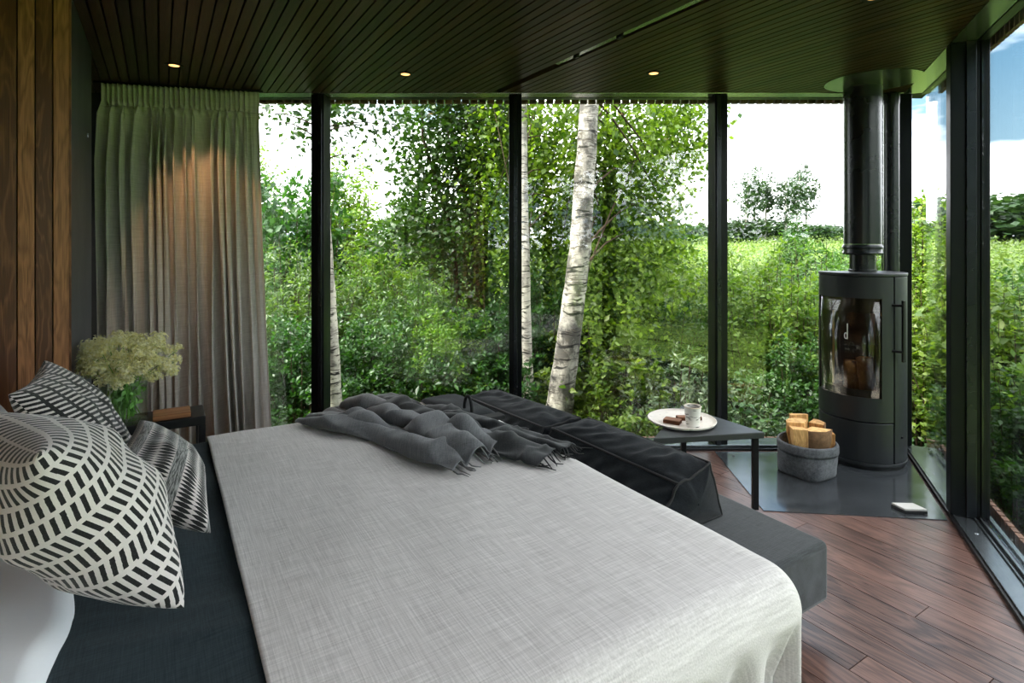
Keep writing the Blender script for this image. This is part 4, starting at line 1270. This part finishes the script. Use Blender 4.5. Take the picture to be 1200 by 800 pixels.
def leaf_mesh(name, pts, size, seed, mat, narrow=0.5, up=0.35, hang=0.0, fold=0.25):
    'one little folded two-triangle-pair leaf at every point'
    rr = np.random.default_rng(seed)
    n = len(pts)
    nrm = rr.normal(size=(n, 3)); nrm[:, 2] = np.abs(nrm[:, 2]) + up
    nrm /= np.linalg.norm(nrm, axis=1, keepdims=True)
    ax = rr.normal(size=(n, 3)); ax[:, 2] -= hang
    ax -= nrm * (ax * nrm).sum(1, keepdims=True)
    ax /= np.linalg.norm(ax, axis=1, keepdims=True)
    ay = np.cross(nrm, ax)
    s = (size * rr.uniform(0.65, 1.3, size=n))[:, None]
    v = np.empty((n, 4, 3))
    v[:, 0] = pts
    v[:, 1] = pts + ax * s * 0.45 + ay * s * narrow * 0.5 + nrm * s * fold * 0.35
    v[:, 2] = pts + ax * s
    v[:, 3] = pts + ax * s * 0.45 - ay * s * narrow * 0.5 + nrm * s * fold * 0.35
    idx = np.arange(n * 4, dtype=np.int32).reshape(n, 4)
    tri = np.concatenate([idx[:, [0, 1, 2]], idx[:, [0, 2, 3]]], axis=1).reshape(-1)
    me = bpy.data.meshes.new(name)
    me.vertices.add(n * 4); me.loops.add(n * 6); me.polygons.add(n * 2)
    me.vertices.foreach_set('co', v.astype(np.float32).ravel())
    me.loops.foreach_set('vertex_index', tri.astype(np.int32))
    me.polygons.foreach_set('loop_start', np.arange(0, n * 6, 3, dtype=np.int32))
    tint = np.repeat(np.clip(rr.beta(1.6, 2.0, size=n), 0, 1), 4).astype(np.float32)
    at = me.attributes.new('tint', 'FLOAT', 'POINT')
    at.data.foreach_set('value', tint)
    me.update(calc_edges=True)
    me.materials.append(mat)
    return me
def ell(n, c, r, rr, bias=0.42):
    d = rr.normal(size=(n, 3)); d /= np.linalg.norm(d, axis=1, keepdims=True)
    return np.array(c) + d * np.array(r) * (rr.uniform(0, 1, size=(n, 1)) ** bias)
def clumps(nc, per, c, r, rr, sig):
    cs = ell(nc, c, r, rr, 0.4)
    p = np.repeat(cs, per, axis=0) + rr.normal(size=(nc * per, 3)) * np.array(sig)
    return p, cs
def strands(ns, per, c, r, rr, ln, sig=0.05):
    cs = ell(ns, c, r, rr, 0.45)
    t_ = rr.uniform(0, 1, size=(ns, per))
    drift = rr.normal(size=(ns, 1, 2)) * 0.13
    p = np.repeat(cs[:, None, :], per, axis=1)
    p[:, :, :2] += drift * t_[..., None]
    p[:, :, 2] -= t_ * (ln * rr.uniform(0.5, 1.3, size=(ns, 1)))
    p = p.reshape(-1, 3) + rr.normal(size=(ns * per, 3)) * sig
    return p, cs
def leaves(name, me, parent):
    o = bpy.data.objects.new(name, me)
    C.objects.link(o); o.parent = parent
    o['kind'] = 'stuff'
    return o

def bark_mat(name='birch_bark', c0=(0.64, 0.59, 0.51), c1=(0.22, 0.20, 0.18), g0=0.40, g1=0.62):
    m, t, out = newmat(name)
    p = obj_pos(t)
    warp = t.noise(p, 5.0, 2, 0.5)
    q = t.vm('ADD', p, t.comb(0.0, 0.0, t.m('MULTIPLY', warp, 0.10)))
    a = t.noise(t.mapping(q, scale=(5, 5, 34)), 1.0, 3, 0.55)
    b = t.noise(t.mapping(q, scale=(9, 9, 80), loc=(4, 2, 1)), 1.0, 2, 0.5)
    g = t.noise(t.mapping(q, scale=(7, 7, 5)), 1.0, 4, 0.65)
    c = t.mix(t.mapr(g, g0, g1), c0, c1)
    c = t.mix(t.mapr(b, 0.60, 0.64), c, (0.10, 0.085, 0.07))
    c = t.mix(t.mapr(a, 0.56, 0.64), c, (0.022, 0.020, 0.018))
    pbsdf(t, out, c, 0.8, 0.0, 0.15, bump(t, a, 0.6, 0.01))
    return m
M_birch = bark_mat()
M_birch_old = bark_mat('old_birch_bark', (0.50, 0.46, 0.40), (0.085, 0.078, 0.07), 0.34, 0.56)
M_brown = plain('brown_bark', (0.055, 0.038, 0.026), 0.95, 0.0, 0.1, 0.4, 20)

def trunk(path, radii, parent, mat, n=14, name='trunk'):
    rr = random.Random(len(path) * 7 + int(path[0][0] * 100))
    pts, rad = [], []
    for i in range(len(path) - 1):
        p, q = np.array(path[i]), np.array(path[i + 1])
        for k in range(6):
            f = k / 6
            pts.append(p + (q - p) * f + np.array((rr.uniform(-1, 1), rr.uniform(-1, 1), 0)) * 0.004)
            rad.append(radii[i] + (radii[i + 1] - radii[i]) * f)
    pts.append(np.array(path[-1])); rad.append(radii[-1])
    return obj(name, MB().tube(pts, rad, n), mat, parent, smooth='all')
def twig(parent, a, b, r, mat, sag=0.1):
    a, b = np.array(a, float), np.array(b, float)
    m_ = (a + b) / 2 + np.array((0, 0, sag))
    obj('branch', MB().tube([a, (a + m_) / 2 + np.array((0, 0, sag * 0.3)), m_, (b + m_) / 2, b], [r, r * 0.8, r * 0.6, r * 0.45, r * 0.2], 6), mat, parent, smooth='all')

def at(px, py, Y): return ((px - 600) / 660 * Y, Y, 1.35 - (py - 285) / 660 * Y)
# ---- three birches close to the glass
# 1: pale straight birch beside the first post
rr = np.random.default_rng(101)
b1 = thing('birch_tree', (-1.515, 4.75, GZ), 'straight pale birch trunk just right of the leftmost window post', 'tree', 'birches by the windows')
trunk([(-1.47, 4.75, GZ - 0.1), (-1.505, 4.75, 0.0), (-1.54, 4.75, 0.80), (-1.575, 4.75, 1.45), (-1.61, 4.75, 2.05), (-1.655, 4.75, 2.6), (-1.69, 4.75, 3.3), (-1.70, 4.75, 4.6)], [0.080, 0.072, 0.058, 0.048, 0.042, 0.036, 0.028, 0.012], b1, M_birch)
P1_, cs = clumps(70, 22, (-1.50, 5.0, 2.62), (0.80, 0.5, 0.55), rr, (0.10, 0.10, 0.08))
P1b, cs1 = clumps(40, 22, (-1.15, 5.2, 3.1), (0.9, 0.5, 0.35), rr, (0.10, 0.10, 0.08))
leaves('foliage', leaf_mesh('foliage', np.concatenate([P1_, P1b]) - np.array((-1.515, 4.75, GZ)), 0.060, 1, ML_dark, 0.75, 0.3, 0.6), b1)
for k in range(22):
    c_ = cs[k]
    zt = max(1.6, min(c_[2] - 0.15, 3.6))
    twig(b1, (-1.60 - (zt - 1.45) * 0.05, 4.75, zt), c_, 0.009, M_brown, 0.05)
# 2: thin birch beside the second post
b2 = thing('birch_tree', (0.13, 5.3, GZ), 'thin birch trunk partly hidden behind the middle window post', 'tree', 'birches by the windows')
trunk([(0.160, 5.3, GZ - 0.1), (0.150, 5.3, 0.1), (0.128, 5.3, 1.0), (0.110, 5.3, 2.0), (0.10, 5.3, 3.2), (0.10, 5.3, 4.6)], [0.060, 0.050, 0.044, 0.040, 0.030, 0.012], b2, M_birch)
rr = np.random.default_rng(102)
P2_, cs = strands(330, 24, (0.20, 6.2, 2.35), (0.75, 0.45, 1.35), rr, 0.7)
leaves('foliage', leaf_mesh('foliage', P2_ - np.array((0.13, 5.3, GZ)), 0.058, 2, ML_birch, 0.72, 0.2, 1.2), b2)
for k in range(14): twig(b2, (0.115, 5.3, 0.9 + k * 0.18), cs[k], 0.009, M_brown, 0.08)
# 3: the thick leaning birch
b3 = thing('birch_tree', (0.40, 5.0, GZ), 'thick leaning white birch trunk in the third window pane', 'tree', 'birches by the windows')
trunk([(0.33, 5.0, GZ - 0.1), (0.42, 5.0, -0.12), (0.485, 5.0, 0.35), (0.555, 5.0, 0.90), (0.605, 5.0, 1.30), (0.630, 5.0, 1.72), (0.665, 5.0, 2.20), (0.685, 5.0, 2.60), (0.72, 5.0, 3.4), (0.75, 5.0, 4.4)],
      [0.150, 0.122, 0.108, 0.100, 0.096, 0.092, 0.088, 0.085, 0.07, 0.04], b3, M_birch_old, 20)
rr = np.random.default_rng(103)
Q1, cs = strands(640, 26, (1.05, 6.0, 2.05), (0.82, 0.6, 1.55), rr, 0.75)
Q4, cs4 = strands(150, 24, (0.95, 5.6, 0.55), (0.60, 0.35, 0.6), rr, 0.5)
Q2, cs2 = strands(110, 22, (1.80, 6.3, 2.75), (0.50, 0.4, 0.75), rr, 0.4)
Q3, cs3 = strands(45, 22, (0.55, 5.3, 3.1), (0.8, 0.3, 0.6), rr, 0.6)
P3_ = np.concatenate([Q1, Q2, Q3, Q4])
leaves('foliage', leaf_mesh('foliage', P3_ - np.array((0.40, 5.0, GZ)), 0.064, 3, ML_birch, 0.72, 0.2, 1.2), b3)
for k in range(26):
    zt = 0.7 + k * 0.10
    twig(b3, (0.53 + (zt - 0.7) * 0.075, 5.0, zt), cs[k], 0.013, M_brown, 0.10)
# ---- dark leafy tree in the second pane
tr4 = thing('leafy_tree', (-0.42, 6.6, GZ), 'dark leafy multi-stemmed tree in the second pane left of the middle post', 'tree')
for (x0, x1, y0, x2) in ((-0.30, -0.45, 6.6, -0.75), (-0.40, -0.30, 6.7, -0.20), (-0.55, -0.70, 6.6, -1.05)):
    trunk([(x0, y0, GZ - 0.1), ((x0 + x1) / 2, y0, 0.6), (x1, y0, 1.5), (x2, y0, 2.6), (x2, y0 + 0.1, 3.8)], [0.035, 0.030, 0.024, 0.016, 0.006], tr4, M_brown, 8)
rr = np.random.default_rng(104)
C1, cs = clumps(520, 26, (-0.52, 6.7, 2.45), (0.88, 0.7, 1.45), rr, (0.13, 0.13, 0.10))
C2, cs2 = clumps(60, 24, (-0.95, 6.3, 1.45), (0.75, 0.5, 0.35), rr, (0.12, 0.12, 0.08))
C3, cs3 = clumps(90, 24, (-0.15, 6.5, 0.7), (0.5, 0.5, 0.7), rr, (0.12, 0.12, 0.10))
P4_ = np.concatenate([C1, C2, C3])
leaves('foliage', leaf_mesh('foliage', P4_ - np.array((-0.42, 6.6, GZ)), 0.070, 4, ML_dark, 0.75, 0.5, 0.5), tr4)
for k in range(24): twig(tr4, (-0.45, 6.6, 0.9 + (k % 12) * 0.16), cs[k], 0.009, M_brown, 0.06)

# ---- shrubs: six kinds, copied
def shrub_proto(seed, n_stem, spread, h, leaf, mat, narrow, per, up=0.5):
    'upright stems carrying leafy sprays, and lower lobes of foliage; base at the origin'
    rr = np.random.default_rng(seed)
    pts, paths = [], []
    for k in range(n_stem):
        a = rr.uniform(0, 2 * PI); e = spread * rr.uniform(0.0, 1.0) ** 0.6
        hh = h * (1 - 0.40 * (e / spread) ** 2) * rr.uniform(0.70, 1.08)
        b = np.array((math.cos(a), math.sin(a), 0)) * e * 0.35
        tip = np.array((math.cos(a) * e, math.sin(a) * e, hh))
        mid = (b + tip) / 2 + np.array((math.cos(a), math.sin(a), 0)) * e * 0.10
        paths.append([b, mid, tip])
        nsp = 7
        for q in range(nsp):                                  # side sprays along the stem
            t_ = 0.22 + 0.78 * (q + rr.uniform(0, 1)) / nsp
            c0 = (1 - t_) ** 2 * b + 2 * t_ * (1 - t_) * mid + t_ ** 2 * tip
            a2 = rr.uniform(0, 2 * PI); L_ = (0.34 * (1 - t_) + 0.09) * rr.uniform(0.6, 1.3) * h / 1.8
            m = per // nsp
            f = rr.uniform(0, 1, size=m)
            p = c0 + f[:, None] * np.array((math.cos(a2) * L_, math.sin(a2) * L_, 0.5 * L_)) + rr.normal(size=(m, 3)) * 0.035 * h / 1.8
            p[:, 2] = np.abs(p[:, 2])
            pts.append(p)
    me = leaf_mesh('foliage', np.concatenate(pts), leaf, seed, mat, narrow, up, -0.5)
    mb = MB()
    for p in paths: mb.tube(p, [0.008, 0.006, 0.002], 5, caps=False)
    ms = bpy.data.meshes.new('stems')
    ms.from_pydata([tuple(map(float, v)) for v in mb.v], [], mb.f)
    ms.materials.append(M_brown)
    return me, ms
SH = {
    'willow': shrub_proto(201, 64, 0.95, 1.9, 0.066, ML_willow, 0.36, 190),
    'fresh': shrub_proto(202, 60, 0.95, 1.9, 0.062, ML_fresh, 0.50, 190),
    'dark': shrub_proto(203, 60, 0.95, 1.7, 0.064, ML_dark, 0.58, 190),
    'pale': shrub_proto(204, 36, 0.60, 1.1, 0.066, ML_blue, 0.42, 90),
    'broad': shrub_proto(205, 50, 0.9, 1.6, 0.090, ML_fresh, 0.62, 110),
    'tall': shrub_proto(206, 60, 0.62, 2.9, 0.064, ML_birch, 0.58, 240),
    'column': shrub_proto(207, 50, 0.42, 2.9, 0.085, ML_dark, 0.55, 150),
}
def shrub(kind, x, y, s, label, rot=0.0, sz=1.0, cat='shrub', name='shrub', group='shrubs outside the windows'):
    t = thing(name, (x, y, float(gheight(np.array(x), np.array(y))) if math.hypot(x, y) > 6 else GZ), label, cat, group)
    leaves('foliage', SH[kind][0], t)
    o = bpy.data.objects.new('stems', SH[kind][1]); C.objects.link(o); o.parent = t; o['kind'] = 'stuff'
    t.rotation_euler = (0, 0, rot)
    t.scale = (s, s, s * sz)
    return t
def px(p, Y): return (p - 600) / 660 * Y
# first pane (left of the leftmost post)
shrub('willow', px(330, 6.2), 6.2, 1.0, 'pale willow shrub beside the curtain in the first pane', 0.3)
shrub('dark', px(345, 8.2), 8.2, 1.5, 'dark green bush behind the willow shrub in the first pane', 1.3, 1.2)
shrub('tall', px(300, 9.5), 9.5, 1.15, 'tall leafy tree top in the first pane near the curtain', 2.0, 1.05, 'tree', 'leafy_tree')
shrub('dark', px(352, 5.4), 5.4, 0.75, 'low dark shrub at the foot of the leftmost window post', 2.2)
# second pane
shrub('tall', px(405, 9.6), 9.6, 1.30, 'slender green tree right of the pale birch in the second pane', 0.7, 0.92, 'tree', 'leafy_tree')
shrub('fresh', px(442, 8.0), 8.0, 1.10, 'bright yellow-green bush in the middle of the second pane', 0.9, 1.0)
shrub('willow', px(428, 7.0), 7.0, 0.85, 'grey-green willow shrub beside the pale birch trunk', 2.9)
shrub('willow', px(478, 6.4), 6.4, 0.80, 'rounded willow shrub in the centre of the second pane', 4.0)
shrub('dark', px(450, 5.4), 5.4, 0.72, 'low dark shrub behind the throw in the second pane', 5.0)
shrub('willow', px(535, 7.2), 7.2, 0.98, 'pale green shrub under the dark leafy tree', 5.5)
shrub('fresh', px(520, 5.6), 5.6, 0.70, 'low fresh green shrub left of the far sofa cushion', 1.1)
shrub('dark', px(580, 5.6), 5.6, 0.78, 'dark shrub at the foot of the middle window post', 3.1)
shrub('dark', px(500, 11.0), 11.0, 1.7, 'large dark bush far back in the second pane', 3.7, 1.0)
# third pane
shrub('broad', px(700, 5.5), 5.5, 0.78, 'broad-leaved green shrub right of the thick birch trunk', 0.4)
shrub('dark', px(640, 6.2), 6.2, 1.0, 'shaded shrub behind the thick birch trunk', 1.9)
shrub('fresh', px(745, 6.6), 6.6, 0.95, 'bright shrub in the middle of the third pane', 2.4)
shrub('willow', px(785, 9.0), 9.0, 1.05, 'light green willow in the third pane before the meadow', 3.3)
shrub('fresh', px(820, 8.0), 8.0, 0.95, 'light shrub left of the right back post', 4.4)
shrub('pale', px(790, 5.1), 5.1, 0.92, 'pale leafy plant behind the round plate', 0.8)
shrub('broad', px(730, 5.0), 5.0, 0.55, 'low broad-leaved plant behind the near sofa cushion', 1.4)
shrub('dark', px(770, 6.0), 6.0, 0.80, 'dark low shrub behind the side table', 2.7)
shrub('dark', px(700, 9.5), 9.5, 1.6, 'tall dark bush behind the leaning birch', 1.0, 1.1)
# fourth pane
shrub('fresh', px(880, 6.3), 6.3, 0.98, 'bright shrub right of the right back post', 5.2)
shrub('fresh', px(925, 5.9), 5.9, 0.92, 'bright green shrub left of the stove', 0.2)
shrub('willow', px(968, 6.6), 6.6, 1.05, 'willow shrub behind the stove', 1.2)
shrub('pale', px(872, 4.9), 4.9, 0.72, 'small pale plant behind the triangular side table', 2.0)
shrub('dark', px(945, 5.1), 5.1, 0.66, 'low dark shrub behind the firewood basket', 3.4)
shrub('column', px(931, 13.0), 13.0, 0.80, 'narrow upright young tree standing in the meadow', 0.0, 1.0, 'tree', 'young_tree')
shrub('willow', px(895, 10.5), 10.5, 0.90, 'light shrub at the meadow edge in the fourth pane', 4.1)
shrub('dark', px(1000, 9.5), 9.5, 1.15, 'dark bush beyond the flue pipe', 2.3)
# right-hand panes
shrub('tall', px(1092, 5.6), 5.6, 0.80, 'tall leafy bush in the narrow pane right of the stove', 0.6)
shrub('fresh', px(1078, 5.1), 5.1, 0.80, 'fresh shrub low in the narrow pane right of the stove', 2.6)
shrub('broad', px(1165, 4.7), 4.7, 0.95, 'broad-leaved shrub in the right-hand pane by the post', 3.0)
shrub('fresh', px(1200, 4.4), 4.4, 0.90, 'bright shrub at the right edge of the picture', 1.7)
shrub('dark', px(1195, 3.6), 3.6, 0.62, 'low dark shrub by the slats at the bottom right', 4.6)
shrub('dark', px(1180, 6.6), 6.6, 1.02, 'dark shrub farther back in the right-hand pane', 0.1)
shrub('willow', px(1260, 4.3), 4.3, 0.9, 'willow shrub just beyond the right edge', 0.9)
shrub('broad', px(1290, 3.4), 3.4, 0.75, 'low shrub farther along the right window', 0.5)

# ---- undergrowth close to the cabin and meadow grass: uncountable
def scatter(name, label, n, gen, size, seed, mat, narrow, up=1.0, cat='undergrowth'):
    rr = np.random.default_rng(seed)
    pts = gen(rr, n)
    me = leaf_mesh(name, pts, size, seed, mat, narrow, up, -1.0)
    o = bpy.data.objects.new(name, me); C.objects.link(o)
    return tag(o, label, cat, None, 'stuff')
def under(rr, n):
    a = rr.uniform(-0.95, 1.05, size=n)
    r = rr.uniform(4.75, 8.5, size=n)
    x, y = r * np.sin(a), r * np.cos(a)
    ok = (y > 4.35) | (x > 2.9 + 0.45 * (3.6 - y))
    x, y = x[ok], y[ok]
    hgt = 0.75 * (0.6 + 0.4 * np.sin(x * 2.3) * np.cos(y * 1.9))
    return np.stack([x, y, GZ + rr.uniform(0, 1, size=len(x)) ** 1.3 * hgt], -1)
scatter('undergrowth', 'tangled low green undergrowth on the ground outside the windows', 26000, under, 0.075, 301, ML_dark, 0.45)
def meadow(rr, n):
    a = rr.uniform(-0.75, 1.0, size=n)
    r = 11 + 44 * rr.uniform(0, 1, size=n) ** 1.4
    x, y = r * np.sin(a), r * np.cos(a)
    return np.stack([x, y, gheight(x, y) + rr.uniform(0, 1, size=n) * (0.35 + 0.5 * (np.sin(x * 0.7) * np.cos(y * 0.5) > 0.35))], -1)
scatter('meadow_grass', 'tall pale green meadow grass and weeds stretching to the far trees', 90000, meadow, 0.20, 302, ML_mead, 0.45, 0.8, 'grass')

# ---- far birches on the skyline
def far_tree(x, y, h, w, label, seed, lean=0.0):
    rr = np.random.default_rng(seed)
    z0 = float(gheight(np.array(x), np.array(y)))
    t = thing('birch_tree', (x, y, z0), label, 'tree', 'skyline birches')
    trunk([(x, y, z0 - 0.3), (x + lean * 0.4, y, z0 + h * 0.4), (x + lean, y, z0 + h * 0.95)], [0.11, 0.085, 0.02], t, M_birch, 6)
    P, _ = clumps(46, 24, (x + lean * 0.8, y, z0 + h * 0.66), (w * 1.3, w * 1.2, h * 0.37), rr, (0.20, 0.20, 0.20))
    leaves('foliage', leaf_mesh('foliage', P - np.array((x, y, z0)), 0.24, seed, ML_far, 0.7, 0.2, 0.8), t)
YF = 46.0
for i, (p, top, w, lab) in enumerate((
    (873, 198, 0.95, 'leftmost of the far skyline birches in the fourth pane'),
    (889, 208, 0.80, 'second skyline birch from the left in the fourth pane'),
    (906, 206, 0.95, 'third skyline birch from the left in the fourth pane'),
    (921, 212, 0.75, 'skyline birch above the narrow young meadow tree'),
    (938, 203, 0.75, 'skyline birch just right of the narrow young meadow tree'),
    (957, 197, 1.00, 'tall skyline birch nearest the flue pipe'))):
    x, y = px(p, YF), YF + (i % 3) * 0.8
    z0 = float(gheight(np.array(x), np.array(y)))
    far_tree(x, y, 1.35 + (285 - top) / 660 * YF * 1.06 - z0, w, lab, 400 + i, 0.0 if i % 2 else 0.35)
# ---- distant bushes and wood edge
rr = np.random.default_rng(77)
fp = clumps(90, 30, (0, 0, 0.75), (1.0, 1.0, 0.75), rr, (0.14, 0.14, 0.12))[0]
fp[:, 2] = np.abs(fp[:, 2])
me_far = leaf_mesh('foliage', fp, 0.16, 78, ML_far, 0.8, 0.4, 0.2)
ms_far = bpy.data.meshes.new('stem')
mb = MB().tube([(0, 0, -0.3), (0, 0, 0.9)], [0.05, 0.02], 6)
ms_far.from_pydata([tuple(map(float, v)) for v in mb.v], [], mb.f); ms_far.materials.append(M_brown)
k = 0
for a in list(np.linspace(0.22, 0.56, 11)) + list(np.linspace(0.60, 0.88, 8)):
    r = 58 + 9 * math.sin(k * 2.1)
    x, y = r * math.sin(a), r * math.cos(a)
    t = thing('distant_tree', (x, y, float(gheight(np.array(x), np.array(y)))), 'distant dark green tree in the wood edge left of the stove pipe' if a < 0.58 else 'distant dark green tree on the rise right of the stove pipe', 'tree', 'wood edge behind the skyline birches' if a < 0.58 else 'wood on the rise at the right')
    o = bpy.data.objects.new('foliage', me_far); C.objects.link(o); o.parent = t; o['kind'] = 'stuff'
    o = bpy.data.objects.new('stem', ms_far); C.objects.link(o); o.parent = t
    s = rr.uniform(1.0, 1.4) * (1.0 if a < 0.62 else 2.0)
    t.scale = (s * 1.7, s * 1.7, s * rr.uniform(0.75, 1.0))
    t.rotation_euler = (0, 0, rr.uniform(0, 6.28))
    k += 1

# ---- leaf mass added out of view, keeps bright sky out of the pane reflections
rr = np.random.default_rng(88)
wp = []
for k in range(170):
    a = 1.05 + (k / 169) * 2.9
    r = rr.uniform(7.0, 9.5)
    hh = rr.uniform(2.6, 4.2) * (0.8 if a < 1.35 else 1.5)
    c0 = np.array((r * math.sin(a), r * math.cos(a), GZ))
    q = rr.normal(size=(190, 3)) * np.array((0.5, 0.5, 0.0))
    q[:, 2] = rr.uniform(0, 1, size=190) ** 0.8 * hh
    q[:, :2] *= (1.15 - 0.75 * q[:, 2:3] / hh)
    wp.append(c0 + q)
o = bpy.data.objects.new('woodland', leaf_mesh('woodland', np.concatenate(wp), 0.17, 89, ML_dark, 0.7, 0.5, 0.3)); C.objects.link(o)
tag(o, 'added green leaf mass round the right side and back of the cabin, screening the sky', 'woodland', None, 'stuff')
